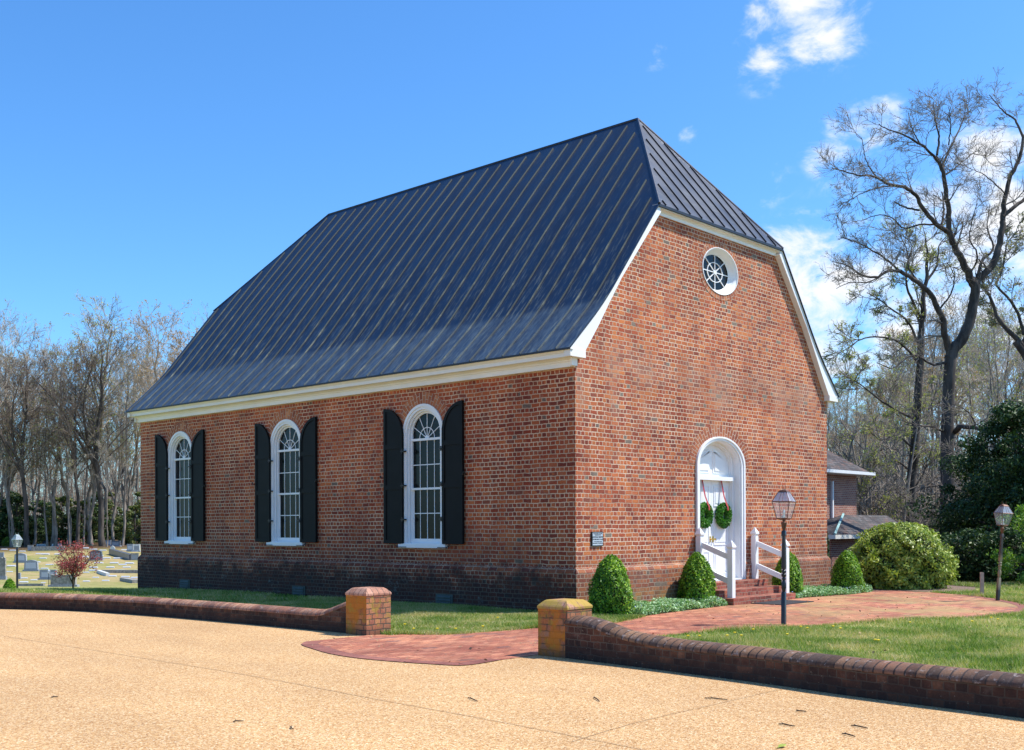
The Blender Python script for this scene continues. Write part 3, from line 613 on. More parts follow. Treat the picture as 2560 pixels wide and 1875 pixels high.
g = MB(); g.prism(oval(.36, RZ), -.155, -.136, T, side=False); g.build('pane', M['glass'], e)
# foundation vents
for y in (12.25, 7.66, 3.14):
    g = MB(); T = TL(y); g.prism([(-.23, 0.0), (.23, 0.0), (.23, .22), (-.23, .22)], -.02, .075, T)
    for z in (.05, .105, .16): g.poly([T(-.18, .076, z + .035), T(-.18, .095, z), T(.18, .095, z), T(.18, .076, z + .035)]); g.poly([T(-.18, .076, z), T(.18, .076, z), T(.18, .095, z), T(-.18, .095, z)])
    g.build('foundation_vent', M['vent'], CH)
# cornice
def cornice(s, x0):
    g = MB(); pr = [(0, 4.19), (.09, 4.19), (.09, 4.27), (.105, 4.285), (.105, 4.30), (.15, 4.335), (.25, 4.335), (.25, 4.40), (.265, 4.405), (.30, 4.45), (.30, 4.466), (0, 4.466)]
    P = lambda d, y, z: (x0 - s * d, y, z); 
    for y0, y1 in ((-.0, L),):
        for (a, za), (b, zb) in zip(pr, pr[1:]): g.poly([P(a, y0, za), P(b, y0, zb), P(b, y1, zb), P(a, y1, za)] if s > 0 else [P(a, y0, za), P(a, y1, za), P(b, y1, zb), P(b, y0, zb)])
        for y_ in (y0, y1): g.poly([P(a, y_, z) for a, z in pr])
    # return blocks
    for y0, y1 in ((-.135, -.001), (L + .001, L + .135)):
        g.box((min(x0 - s * .29, x0 + s * .12), y0, 4.335), (max(x0 - s * .29, x0 + s * .12), y1, 4.462)); g.box((min(x0 - s * .14, x0 + s * .005), y0 + .09 if y0 < 0 else y0, 4.20), (max(x0 - s * .14, x0 + s * .005), y1 if y0 < 0 else y1 - .09, 4.3349))
    return g.build('cornice', M['cream'], CH)  # cream tint paints in warm light bounced up under the eave
cornice(1, 0); cornice(-1, W)
# rake boards (front and back)
def kickprof(n=6):
    P = [(XE, ZE)]; a = np.array((XE, ZE)); k = np.array((XK, ZK)); c = np.array((XJ, ZJ))
    p0 = k + (a - k) * .30; p2 = k + (c - k) * .22
    for i in range(n + 1):
        t = i / n; q = (1 - t) ** 2 * p0 + 2 * t * (1 - t) * k + t * t * p2; P.append(tuple(q))
    P.append((XJ, ZJ)); return P
KP = kickprof()
for (ya, yb_, nm) in ((YE + .012, .0, 0), (L, L - YE - .012, 1)):
    for s in (0, 1):
        X = (lambda x: x) if s == 0 else (lambda x: W - x)
        inn = [(.12, ZE - .02), (.50, 4.95), (.80, ZK - .02), (1.15, 5.86), (XJ + .10, ZJ - .13)]
        outer = [(x, z - .012) for x, z in KP]
        g = MB()
        pl = [(X(x), z) for x, z in outer] + [(X(x), z) for x, z in inn[::-1]]
        tris = tessellate_polygon([[Vector((u, z, 0)) for u, z in pl]])
        for y in (ya, yb_):
            for tr in tris: g.poly([(pl[i][0], y, pl[i][1]) for i in tr])
        for i in range(len(pl)): j = (i + 1) % len(pl); g.poly([(pl[i][0], ya, pl[i][1]), (pl[j][0], ya, pl[j][1]), (pl[j][0], yb_, pl[j][1]), (pl[i][0], yb_, pl[i][1])])
        g.build('rake_board', M['white'], CH)
    sg = 1 if nm == 0 else -1; y0 = 0 if nm == 0 else L
    g = MB(); pr = [(0, 7.25), (.03, 7.25), (.035, 7.30), (.07, 7.335), (.118, 7.34), (.118, 7.40), (0, 7.40)]
    for (a, za), (b, zb) in zip(pr, pr[1:]): g.poly([(XJ + .1, y0 - sg * a, za), (XJ + .1, y0 - sg * b, zb), (W - XJ - .1, y0 - sg * b, zb), (W - XJ - .1, y0 - sg * a, za)])
    for x in (XJ - .02, W - XJ + .02): pass
    g.box((XJ - .01, min(y0, y0 - sg * .118), 7.32), (XJ + .1, max(y0, y0 - sg * .118), 7.398)); g.box((W - XJ - .1, min(y0, y0 - sg * .118), 7.32), (W - XJ + .01, max(y0, y0 - sg * .118), 7.398))
    g.build('eave_board', M['white'], CH)
# roof
R = MB(); YB = L - YE
rows = KP + [((XJ + W / 2) / 2 - .02, (ZJ + ZR) / 2), (W / 2, ZR)]
def yr(x, z):
    f = max(0, (z - ZJ) / (ZR - ZJ)); return YE - .02 + HIP * f, YB + .02 - HIP * f
for s in (0, 1):
    X = (lambda x: x) if s == 0 else (lambda x: W - x)
    for (x0, z0), (x1, z1) in zip(rows, rows[1:]):
        a0, b0 = yr(x0, z0); a1, b1 = yr(x1, z1)
        q = [(X(x0), a0, z0), (X(x0), b0, z0), (X(x1), b1, z1), (X(x1), a1, z1)]
        R.poly(q if s else q[::-1])
        if z1 <= ZJ + .001:
            for yy in (a0, b0): R.poly([(X(x0), yy, z0), (X(x1), yy, z1), (X(x1), yy, z1 - .03), (X(x0), yy, z0 - .03)], m=1)
    a0, b0 = yr(XE, ZE); R.poly([(X(XE), a0, ZE), (X(XE), b0, ZE), (X(XE), b0, ZE - .03), (X(XE), a0, ZE - .03)], m=1)
    R.poly([(X(XE), a0, ZE - .03), (X(XE), b0, ZE - .03), (X(XE + .1), b0, ZE - .03), (X(XE + .1), a0, ZE - .03)], m=1)
for yj, yp in ((YE - .02, YE - .02 + HIP), (YB + .02, YB + .02 - HIP)):
    sg = -1 if yj < 0 else 1
    R.poly([(XJ, yj, ZJ), (W - XJ, yj, ZJ), (W / 2, yp, ZR)] if sg < 0 else [(W - XJ, yj, ZJ), (XJ, yj, ZJ), (W / 2, yp, ZR)])
    R.poly([(XJ, yj, ZJ), (W - XJ, yj, ZJ), (W - XJ, yj, ZJ - .05), (XJ, yj, ZJ - .05)], m=1)
    R.poly([(XJ, yj, ZJ - .05), (W - XJ, yj, ZJ - .05), (W - XJ, 0 if sg < 0 else L, ZJ - .05), (XJ, 0 if sg < 0 else L, ZJ - .05)], m=1)
# seams
def profx(z_):
    xs = [r[1] for r in rows]; return float(np.interp(z_, xs, [r[0] for r in rows]))
g = R; h = .026; wd = .009; rj = random.Random(3)
def seam(g, pts, side, nrmf, wv, m=0):
    # pts: polyline on the roof; wv: unit width vector
    P = [Vector(p) for p in pts]; wv = Vector(wv) * wd; top = []
    for i, p in enumerate(P):
        d = (P[min(i + 1, len(P) - 1)] - P[max(i - 1, 0)]).normalized(); n_ = d.cross(wv).normalized()
        if n_.z < 0: n_ = -n_
        top.append(n_ * h)
    for i in range(len(P) - 1):
        a, b, ta, tb = P[i], P[i + 1], top[i], top[i + 1]
        g.poly([a + wv, b + wv, b + wv + tb, a + wv + ta], m=m); g.poly([a - wv, a - wv + ta, b - wv + tb, b - wv], m=m); g.poly([a - wv + ta, a + wv + ta, b + wv + tb, b - wv + tb], m=m)
    for i in (0, -1): g.poly([P[i] + wv, P[i] - wv, P[i] - wv + top[i], P[i] + wv + top[i]], m=m)
ys = np.arange(YE + .28, YB - .1, .408)
for s in (0, 1):
    X = (lambda x: x) if s == 0 else (lambda x: W - x)
    for y in ys:
        y = float(y) + rj.uniform(-.01, .01)
        # max z where y within range
        f = 1.
        if y < YE + HIP: f = (y - YE) / HIP
        if y > YB - HIP: f = min(f, (YB - y) / HIP)
        zt = ZJ + f * (ZR - ZJ) - .16 if f < 1 else ZR - .14
        if f < .07: zt = ZJ - .25
        pts = [(X(x), y, z) for x, z in rows if z < zt - .05] + [(X(profx(zt)), y, zt)]
        pts = pts[:1] + pts[1:]
        seam(g, pts, s, None, (0, 1, 0), m=2)
for (yj, sg) in ((YE - .02, 1), (YB + .02, -1)):
    for x in np.arange(XJ + .2, W - XJ, .405):
        x = float(x); f = min((x - XJ) / (W / 2 - XJ), (W - XJ - x) / (W / 2 - XJ)) - .05
        if f < .03: continue
        seam(g, [(x, yj, ZJ), (x, yj + sg * HIP * f, ZJ + f * (ZR - ZJ))], 0, None, (1, 0, 0), m=1)  # dark colour paints in the shadow side of these seams
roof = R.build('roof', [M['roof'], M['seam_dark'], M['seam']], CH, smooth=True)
# hip and ridge caps
g = MB()
for (a, b) in (((XJ, YE - .02, ZJ), (W / 2, YE - .02 + HIP, ZR)), ((W - XJ, YE - .02, ZJ), (W / 2, YE - .02 + HIP, ZR)), ((XJ, YB + .02, ZJ), (W / 2, YB + .02 - HIP, ZR)), ((W - XJ, YB + .02, ZJ), (W / 2, YB + .02 - HIP, ZR)), ((W / 2, YE - .02 + HIP, ZR), (W / 2, YB + .02 - HIP, ZR))):
    g.tube([a, b], .028, 8)
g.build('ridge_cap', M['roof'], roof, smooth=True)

# door
T = TG(DC); dE = empty('doorway'); dE.parent = CH
g = MB(); z0 = DZ0
g.ring(earch(DR, z0, DZS), earch(.84, z0, DZS), -.22, .045, T); g.ring(earch(.84, z0, DZS), earch(.775, z0, DZS), -.22, .025, T); g.ring(earch(.775, z0, DZS), earch(.75, z0, DZS), -.22, .0, T)
g.ring(earch(.75, z0, DZS), earch(.68, z0, DZS), -.26, -.14, T); g.ring(earch(.68, z0, DZS), earch(.66, z0, DZS), -.26, -.17, T)
g.prism([(-.70, 2.40), (.70, 2.40), (.70, 2.48), (-.70, 2.48)], -.24, -.10, T); g.build('frame', M['white'], dE)
g = MB(); g.prism(earch(.67, 2.45, DZS), -.26, -.22, T)
for s in (-1, 1):
    def pn(f0, u0, z0_):
        P_ = [(s * u0, z0_), (s * .57 * f0, z0_)] + [(s * .57 * f0 * math.cos(a), DZS - .03 + .36 * f0 * math.sin(a)) for a in np.linspace(.05, 1.46, 10)] + [(s * u0, DZS - .03 + .36 * f0)]
        return P_ if s > 0 else P_[::-1]
    g.prism(pn(1, .06, 2.55), -.22, -.204, T); g.prism(pn(.88, .11, 2.60), -.204, -.188, T)
g.build('transom_panel', M['white'], dE)
for s in (-1, 1):
    g = MB(); g.prism([(min(0, s * .665) + (.003 if s > 0 else 0), z0 + .02), (max(0, s * .665) - (.003 if s < 0 else 0), z0 + .02), (max(0, s * .665) - (.003 if s < 0 else 0), 2.42), (min(0, s * .665) + (.003 if s > 0 else 0), 2.42)], -.26, -.215, T)
    for (za, zb) in ((.52, .98), (1.10, 1.78), (1.88, 2.30)):
        for (ua, ub) in ((.10, .30), (.36, .56)) if False else ((.09, .58),):
            a, b = sorted((s * ua, s * ub)); g.ring([(a, za), (b, za), (b, zb), (a, zb)], [(a + .02, za + .02), (b - .02, za + .02), (b - .02, zb - .02), (a + .02, zb - .02)], -.215, -.203, T, closed=True)
            g.prism([(a + .06, za + .06), (b - .06, za + .06), (b - .06, zb - .06), (a + .06, zb - .06)], -.215, -.207, T)
    dd = g.build('door_leaf', M['white'], dE)
for s in (-1, 1):
    g = MB(); z = 1.22; g.tube([T(s * .05, -.215, z), T(s * .05, -.17, z), T(s * .05, -.165, z), T(s * .05, -.14, z)], [.012, .012, .024, .018], 10)
    g.box((s * .05 - .02, -.2149, 1.16), (s * .05 + .02, -.205, 1.28), T=lambda a, b, c: T(a, b, c)); g.build('door_knob', M['brass'], dE)
g = MB(); g.prism([(-.88, DZ0 - .02), (.88, DZ0 - .02), (.88, DZ0 + .02), (-.88, DZ0 + .02)], -.28, .02, T); g.build('threshold', M['white'], dE)

# wreaths
def leaves(rng, P, N, size, asp=.55, jit=1.):
    """P centers Nx3, N outward normals, returns verts, quads (rhombi)"""
    n = len(P); r = rng.normal(size=(n, 3)); nn = N + jit * r * .6; nn /= np.linalg.norm(nn, axis=1)[:, None]
    a = np.cross(nn, rng.normal(size=(n, 3))); a /= np.linalg.norm(a, axis=1)[:, None]; b = np.cross(nn, a)
    s = size * rng.uniform(.65, 1.35, (n, 1)); V = np.stack([P - a * s, P - b * s * asp, P + a * s, P + b * s * asp], 1).reshape(-1, 3)
    return V, np.arange(n * 4).reshape(-1, 4)
for i, (x, nm) in enumerate(((4.2, 'left'), (4.90, 'right'))):
    e = empty('wreath', (x, .14, 1.70), 0, f'green leafy wreath hanging on the {nm} leaf of the white door', 'wreath', 'wreaths on the church door')
    rng = np.random.default_rng(10 + i); n = 2600; th = rng.uniform(0, 2 * np.pi, n); ph = rng.uniform(0, 2 * np.pi, n); r0 = .175; r1 = .078 * rng.uniform(.6, 1.15, n)
    N = np.stack([np.cos(ph) * np.cos(th), -np.sin(ph) * .75, np.cos(ph) * np.sin(th)], 1); P = np.stack([r0 * np.cos(th), np.zeros(n), r0 * np.sin(th)], 1) + N * r1[:, None]
    V, Q = leaves(rng, P, N, .026); fastmesh('foliage', V, Q, M['wreath'], e)
    g = MB(); g.tube([(r0 * math.cos(a), 0, r0 * math.sin(a)) for a in np.linspace(0, 2 * math.pi, 25)], .045, 8); g.build('wreath_ring', M['box_core'], e)
    g = MB()
    R_ = [(-.02, .05, .72), (-.012, .02, .55), (.0, -.01, .38), (.012, -.06, .24), (.02, -.095, .16), (.01, -.10, .10)]
    if i: R_ = [(a * .6 + .0, b, c) for a, b, c in R_]
    for (a, b) in zip(R_, R_[1:]): 
        for dx_ in (-.014, .012): g.poly([(a[0] - .013 + dx_, a[1], a[2]), (a[0] + .013 + dx_, a[1], a[2]), (b[0] + .013 + dx_, b[1], b[2]), (b[0] - .013 + dx_, b[1], b[2])])
    g.build('ribbon', M['ribbon'], e)

# steps, railings, mat, plaque
g = MB(); stp = [(-.98, .13), (-.67, .265), (-.36, .395)]
sx0, sx1 = 3.42, 5.78
for i, (y, z) in enumerate(stp):
    zb = 0 if i == 0 else stp[i - 1][1]
    ex = .0 + i * .0
    g.box((sx0 + ex + i * .001, y, -.02 if i == 0 else zb), (sx1 - ex - i * .001, -.065 if i < 3 else 0, z))
tag(g.build('brick_steps', M['step_brick']), 'three red brick steps up to the white church door', 'steps')
def post(g, x, y, z0, z1, s=.055):
    g.box((x - s, y - s, z0), (x + s, y + s, z1 - .19))
    def fr(za, sa, zb, sb):
        A = [(x + a * sa, y + b * sa, za) for a, b in ((-1, -1), (1, -1), (1, 1), (-1, 1))]; B = [(x + a * sb, y + b * sb, zb) for a, b in ((-1, -1), (1, -1), (1, 1), (-1, 1))]
        for k in range(4): g.poly([A[k], A[(k + 1) % 4], B[(k + 1) % 4], B[k]])
    fr(z1 - .19, s, z1 - .185, s * .8); fr(z1 - .185, s * .8, z1 - .165, s * .8); fr(z1 - .165, s * .8, z1 - .14, s * 1.25); fr(z1 - .14, s * 1.25, z1 - .12, s * 1.25); fr(z1 - .12, s * 1.25, z1, .003)
for x, nm in ((3.64, 'left'), (5.70, 'right')):
    e = empty('handrail', (0, 0, 0), 0, f'white wooden handrail on the {nm} side of the brick steps', 'handrail', 'white step handrails')
    for (y, z0, z1) in ((-.80, .131, 1.22), (-.10, .396, 1.46)):
        g = MB(); post(g, x, y, z0, z1); g.build('post', M['white'], e)
    for dz in (0, -.46):
        g = MB(); a = (x, -.155, 1.12 + dz); b = (x, -.745, .90 + dz); hh = .055
        g.poly([(x - .02, a[1], a[2] - hh), (x - .02, a[1], a[2] + hh), (x - .02, b[1], b[2] + hh), (x - .02, b[1], b[2] - hh)]); g.poly([(x + .02, a[1], a[2] - hh), (x + .02, b[1], b[2] - hh), (x + .02, b[1], b[2] + hh), (x + .02, a[1], a[2] + hh)])
        g.poly([(x - .02, a[1], a[2] + hh), (x + .02, a[1], a[2] + hh), (x + .02, b[1], b[2] + hh), (x - .02, b[1], b[2] + hh)]); g.poly([(x - .02, a[1], a[2] - hh), (x - .02, b[1], b[2] - hh), (x + .02, b[1], b[2] - hh), (x + .02, a[1], a[2] - hh)])
        g.build('rail', M['white'], e)
g = MB(); g.box((4.0, -1.66, .0095), (5.25, -1.0, .022)); tag(g.build('doormat', M['mat']), 'black rubber mat lying at the foot of the brick steps', 'doormat')
pq = empty('plaque', (.565, -.0, 1.27), 0, 'small black framed metal plaque on the brick wall near the corner', 'plaque')
g = MB(); g.box((-.16, -.025, -.125), (.16, -.001, .125)); g.build('frame', M['iron'], pq)
g = MB(); g.box((-.14, -.028, -.108), (.14, -.0255, .108)); g.build('plate', simple('plaque_metal', (.50, .56, .62), .35, metal=.2, vary=.08), pq)
def textmesh(body, size, loc, m, parent, name='lettering', rot=(math.pi / 2, 0, 0), ext=.0006):
    cu = bpy.data.curves.new(name, 'FONT'); cu.body = body; cu.size = size; cu.align_x = 'CENTER'; cu.align_y = 'CENTER'; cu.extrude = ext; cu.offset = size * .02; cu.space_line = 1.0
    ob = bpy.data.objects.new(name, cu); COL.objects.link(ob); bpy.context.view_layer.update()
    me = bpy.data.meshes.new_from_object(ob.evaluated_get(bpy.context.evaluated_depsgraph_get())); bpy.data.objects.remove(ob)
    me.materials.clear(); me.materials.append(m); o = newobj(name, me, parent); o.location = loc; o.rotation_euler = rot; return o
for (s_, sz, z) in (('THIS PROPERTY HAS BEEN', .021, .090), ('PLACED ON THE', .021, .068), ('NATIONAL REGISTER', .033, .033), ('OF HISTORIC PLACES', .031, -.008), ('BY THE UNITED STATES', .021, -.048), ('DEPARTMENT OF THE INTERIOR', .0185, -.075)):
    textmesh(s_, sz, (0, -.0295, z), M['iron'], pq)

# ------------------------------------------------------------------ boundary walls and piers
def low_wall(name, path, side, hts, label, capm='brick_cap'):
    e = empty(name, (path[0][0], path[0][1], 0), 0, label, 'garden wall'); off = Vector((path[0][0], path[0][1], 0))
    P = catmull(path, 12); th = .27; body = MB(); cap = MB(); prev = None; Lc = 0
    for i, p in enumerate(P):
        q0 = Vector(P[max(i - 1, 0)]); q1 = Vector(P[min(i + 1, len(P) - 1)]); d = q1 - q0; d.normalize(); nn = Vector((-d.y, d.x)) * side
        if i: Lc += (Vector(p) - Vector(P[i - 1])).length
        h_ = float(np.interp(Lc, hts[0], hts[1]))
        pr = [(0, 0), (0, h_ - .055)]; cp = [(-.012, h_ - .06), (-.014, h_ - .045), (.0, h_ - .018), (.05, h_ + .010), (.11, h_ + .028), (.17, h_ + .03), (.23, h_ + .012), (.28, h_ - .03), (.28, h_ - .06)]
        F_ = lambda a, z: (p[0] + nn.x * a - off.x, p[1] + nn.y * a - off.y, z)
        cur = ([F_(*q) for q in pr], [F_(*q) for q in cp], [F_(th, 0), F_(th, h_ - .055)], Lc, h_)
        if prev:
            for k, B_ in ((0, body), (2, body)):
                A, B = prev[k], cur[k]; B_.poly([A[0], B[0], B[1], A[1]], uv=[(prev[3], 0), (Lc, 0), (Lc, cur[4] - .055), (prev[3], prev[4] - .055)])
            A, B = prev[1], cur[1]; dd_ = 0
            for m_ in range(len(cp) - 1):
                seg = math.hypot(cp[m_ + 1][0] - cp[m_][0], cp[m_ + 1][1] - cp[m_][1])
                cap.poly([A[m_], B[m_], B[m_ + 1], A[m_ + 1]], uv=[(dd_ + .02, prev[3]), (dd_ + .02, Lc), (dd_ + seg + .02, Lc), (dd_ + seg + .02, prev[3])]); dd_ += seg
        else:
            body.poly([cur[0][0], cur[0][1], cur[2][1], cur[2][0]]); cap.poly(cur[1])
        prev = cur
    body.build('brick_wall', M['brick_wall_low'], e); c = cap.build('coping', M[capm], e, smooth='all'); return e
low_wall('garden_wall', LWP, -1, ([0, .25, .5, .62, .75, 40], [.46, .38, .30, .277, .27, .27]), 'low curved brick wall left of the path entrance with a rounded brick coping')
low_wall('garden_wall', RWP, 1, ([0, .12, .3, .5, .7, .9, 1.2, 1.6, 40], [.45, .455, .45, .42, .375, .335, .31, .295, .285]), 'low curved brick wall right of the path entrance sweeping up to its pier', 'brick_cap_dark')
def pier(cx, cy, label, capm='pier_cap'):
    e = empty('brick_pier', (cx, cy, 0), 0, label, 'gate pier', 'brick piers at the path entrance'); hw = .22; g = MB()
    for k, (a, b) in enumerate((((-hw, -hw), (hw, -hw)), ((hw, -hw), (hw, hw)), ((hw, hw), (-hw, hw)), ((-hw, hw), (-hw, -hw)))):
        g.poly([(*a, 0), (*b, 0), (*b, .545), (*a, .545)], uv=[(.1 + k * .44, 0), (.1 + k * .44 + .44, 0), (.1 + k * .44 + .44, .545), (.1 + k * .44, .545)])
    g.build('pier_shaft', M['brick_pier'], e)
    g = MB(); pr = [(hw + .004, .545), (hw + .008, .552), (hw + .008, .575), (hw - .005, .592), (hw - .045, .632), (hw - .07, .648), (hw - .12, .652)]
    for (r0, z0), (r1, z1) in zip(pr, pr[1:]):
        for k in range(4):
            c = [(-1, -1), (1, -1), (1, 1), (-1, 1)]; a, b = c[k], c[(k + 1) % 4]
            g.poly([(a[0] * r0, a[1] * r0, z0), (b[0] * r0, b[1] * r0, z0), (b[0] * r1, b[1] * r1, z1), (a[0] * r1, a[1] * r1, z1)], uv=[(z0, -r0 + k * .7), (z0, r0 + k * .7), (z1, r1 + k * .7), (z1, -r1 + k * .7)])
    r0, z0 = pr[-1]; g.poly([(-r0, -r0, z0), (r0, -r0, z0), (r0, r0, z0), (-r0, r0, z0)]); g.build('pier_cap', M[capm], e)
M['pier_cap'] = brick('pier_cap_brick', [(0, (.46, .24, .17)), (.5, (.54, .31, .23)), (.8, (.40, .20, .14))], (.16, .11, .09), bw=.5, rh=.098, ms=.006, squash=1, offset=0, wob=.003,
    extra=lambda t, c, pos, z, fine: t.mix(t.sm(t.noise(pos, 6, 4, .6).outputs[0], .36, .55, 0, .85), c, (.40, .27, .045)))
M['pier_cap_red'] = brick('pier_cap_red', [(0, (.46, .24, .17)), (.5, (.54, .31, .23)), (.8, (.38, .19, .13))], (.16, .11, .09), bw=.5, rh=.098, ms=.006, squash=1, offset=0, wob=.003)
pier(-4.50, .055, 'square brick pier with orange lichen ending the left garden wall', 'pier_cap_red'); pier(-4.68, -3.665, 'square brick pier with mossy cap ending the right garden wall, nearest the camera')

# ------------------------------------------------------------------ lamps
def section_stack(g, secs, x=0, y=0, m=0):
    # secs: (z, r, n, phase)
    for (z0, r0, n0), (z1, r1, n1) in zip(secs, secs[1:]):
        n = n0; ph = math.pi / 4 if n == 4 else 0
        A = [(x + r0 * math.cos(ph + 2 * math.pi * k / n), y + r0 * math.sin(ph + 2 * math.pi * k / n), z0) for k in range(n)]; B = [(x + r1 * math.cos(ph + 2 * math.pi * k / n), y + r1 * math.sin(ph + 2 * math.pi * k / n), z1) for k in range(n)]
        for k in range(n): g.poly([A[k], A[(k + 1) % n], B[(k + 1) % n], B[k]], m=m)
def make_lamp(loc, rz, lean, label, post_m, frame_m, s=1., finial=True, simple_post=False):
    e = empty('lamp_post', loc, 0, label, 'lamp post', 'lantern lamp posts'); e.rotation_euler = (lean[0], lean[1], rz); e.scale = (s, s, s)
    g = MB()
    if simple_post: section_stack(g, [(-.3, .04, 10), (1.5, .036, 10), (1.5, .05, 10), (1.56, .03, 10), (1.6, .03, 10)])
    else:
        section_stack(g, [(-.2, .043, 4), (.48, .041, 4), (.50, .024, 4)])
        section_stack(g, [(.50, .024, 12), (.53, .028, 12), (.56, .036, 12), (.62, .035, 12), (.67, .02, 12), (.685, .03, 12), (.70, .03, 12), (.715, .02, 12), (.735, .036, 12), (.76, .036, 12), (.775, .02, 12), (.79, .034, 12), (.815, .034, 12), (.83, .02, 12), (.845, .024, 12)])
        section_stack(g, [(.84, .038, 4), (.86, .042, 4), (1.33, .029, 4), (1.34, .042, 4), (1.40, .042, 4), (1.42, .024, 4)])
    pst = g.build('post', post_m, e, smooth=True)
    if not simple_post:
        g = MB(); section_stack(g, [(1.42, .022, 12), (1.45, .028, 12), (1.47, .036, 12), (1.535, .043, 12), (1.55, .02, 12), (1.60, .02, 12)]); g.build('post_cap', M['copper'], e, smooth=True)
    ln = empty('lantern'); ln.parent = e
    zb, zm, zt = 1.60, 1.85, 1.995; rb, rm, rt = .118, .192, .09
    g = MB()
    C4 = [(math.cos(math.pi / 4 + math.pi / 2 * k), math.sin(math.pi / 4 + math.pi / 2 * k)) for k in range(4)]
    pt = lambda r, z, k: (C4[k % 4][0] * r, C4[k % 4][1] * r, z)
    for k in range(4):
        for (r, z) in ((rb, zb), (rm, zm), (rt, zt)): g.tube([pt(r, z, k), pt(r, z, k + 1)], .006, 4)
        g.tube([pt(rb, zb, k), pt(rm, zm, k), pt(rt, zt, k)], .006, 4)
        for f in (.38, .62):
            a = Vector(pt(rm, zm, k)).lerp(Vector(pt(rm, zm, k + 1)), f); b = Vector(pt(rt, zt, k)).lerp(Vector(pt(rt, zt, k + 1)), f); g.tube([a, b], .0035, 4)
        g.tube([pt(rb, zb, k), (0, 0, zb - .035)], .006, 4)
    g.build('lantern_frame', frame_m, ln)
    g = MB()
    for k in range(4): g.poly([pt(rb, zb, k), pt(rb, zb, k + 1), pt(rm, zm, k + 1), pt(rm, zm, k)])
    g.build('glass_pane', M['lglass'], ln)
    g = MB()
    for k in range(4): g.poly([pt(rm, zm, k), pt(rm, zm, k + 1), pt(rt, zt, k + 1), pt(rt, zt, k)])
    g.build('top_glass', M['lglass2'], ln)
    g = MB(); section_stack(g, [(zt - .01, rt + .004, 4), (zt + .015, rt - .004, 4), (zt + .03, rt - .03, 4), (zt + .034, .01, 4)]); g.build('lantern_cap', frame_m, ln)
    g = MB()
    for sx_ in (-1, 1): g.tube([(sx_ * .045, 0, zt + .02), (sx_ * .05, 0, zt + .07), (sx_ * .047, 0, zt + .10)], .005, 5)
    g.tube([(-.045, 0, zt + .03), (0, 0, zt + .04), (.045, 0, zt + .03)], .006, 5); g.build('handle', frame_m, ln)
    g = MB(); g.tube([(0, 0, zb), (0, 0, zb + .05)], .014, 8)
    for a, b in ((.03, 0), (-.03, 0), (0, .03)): g.tube([(a, b, zb), (a, b, zb + .045)], .009, 6)
    g.tube([(0, 0, zb + .05), (0, 0, zb + .09), (0, 0, zb + .14)], [.012, .022, .006], 8); g.build('bulb_cluster', M['cream'], ln)
    return e
make_lamp((.46, -3.64, 0), .12, (0, math.radians(.9), 0), 'black turned lamp post standing on the lawn edge before the church door', M['lamp_iron'], M['copper'])
p_ = at(2494, 1507, 21.6); pm = simple('faded_lamp_paint', (.22, .165, .11), .6, vary=.6, sc=5)
m, t, p = mat('faded_paint'); geo = t.n('ShaderNodeNewGeometry'); sp = t.n('ShaderNodeSeparateXYZ'); t.l(geo.outputs['Position'], sp.inputs[0])
nz = t.noise(geo.outputs['Position'], 9, 3).outputs[0]
c = t.ramp(t.math('ADD', t.math('MULTIPLY', sp.outputs['Z'], .5), t.math('MULTIPLY', t.math('SUBTRACT', nz, .5), .08)), [(.0, (.012, .012, .015)), (.10, (.02, .02, .022)), (.16, (.20, .16, .10)), (.30, (.28, .22, .13)), (.42, (.25, .19, .12)), (.46, (.05, .04, .04)), (.70, (.06, .045, .04)), (.78, (.14, .09, .06))])
t.l(c, p.inputs['Base Color']); p.inputs['Roughness'].default_value = .5
lv = VR * math.tan(math.radians(3.6))
make_lamp((p_.x, p_.y, 0), math.radians(-30), (math.radians(2.6), math.radians(2.6), 0), 'leaning lamp post with worn tan paint at the far right of the brick court', m, M['copper'], s=.93)
M['lamp_white'] = simple('lamp_verdigris', (.35, .42, .42), .5)
p_ = at(43, 1470, 40.5); make_lamp((p_.x, p_.y, terr(p_.x, p_.y) - .05), math.radians(8), (0, 0, 0), 'thin black lamp post with pale lantern left of the red maple', M['lamp_iron'], M['lamp_white'], simple_post=True, s=1.02)
p_, t_ = ground_hit(122, 1467); make_lamp((p_.x, p_.y, p_.z), 0, (0, 0, 0), 'small distant lamp post seen beside the dark headstone in the cemetery', M['lamp_iron'], M['marble'], simple_post=True, s=1.0 * (45 * t_ / F) / 2.1)

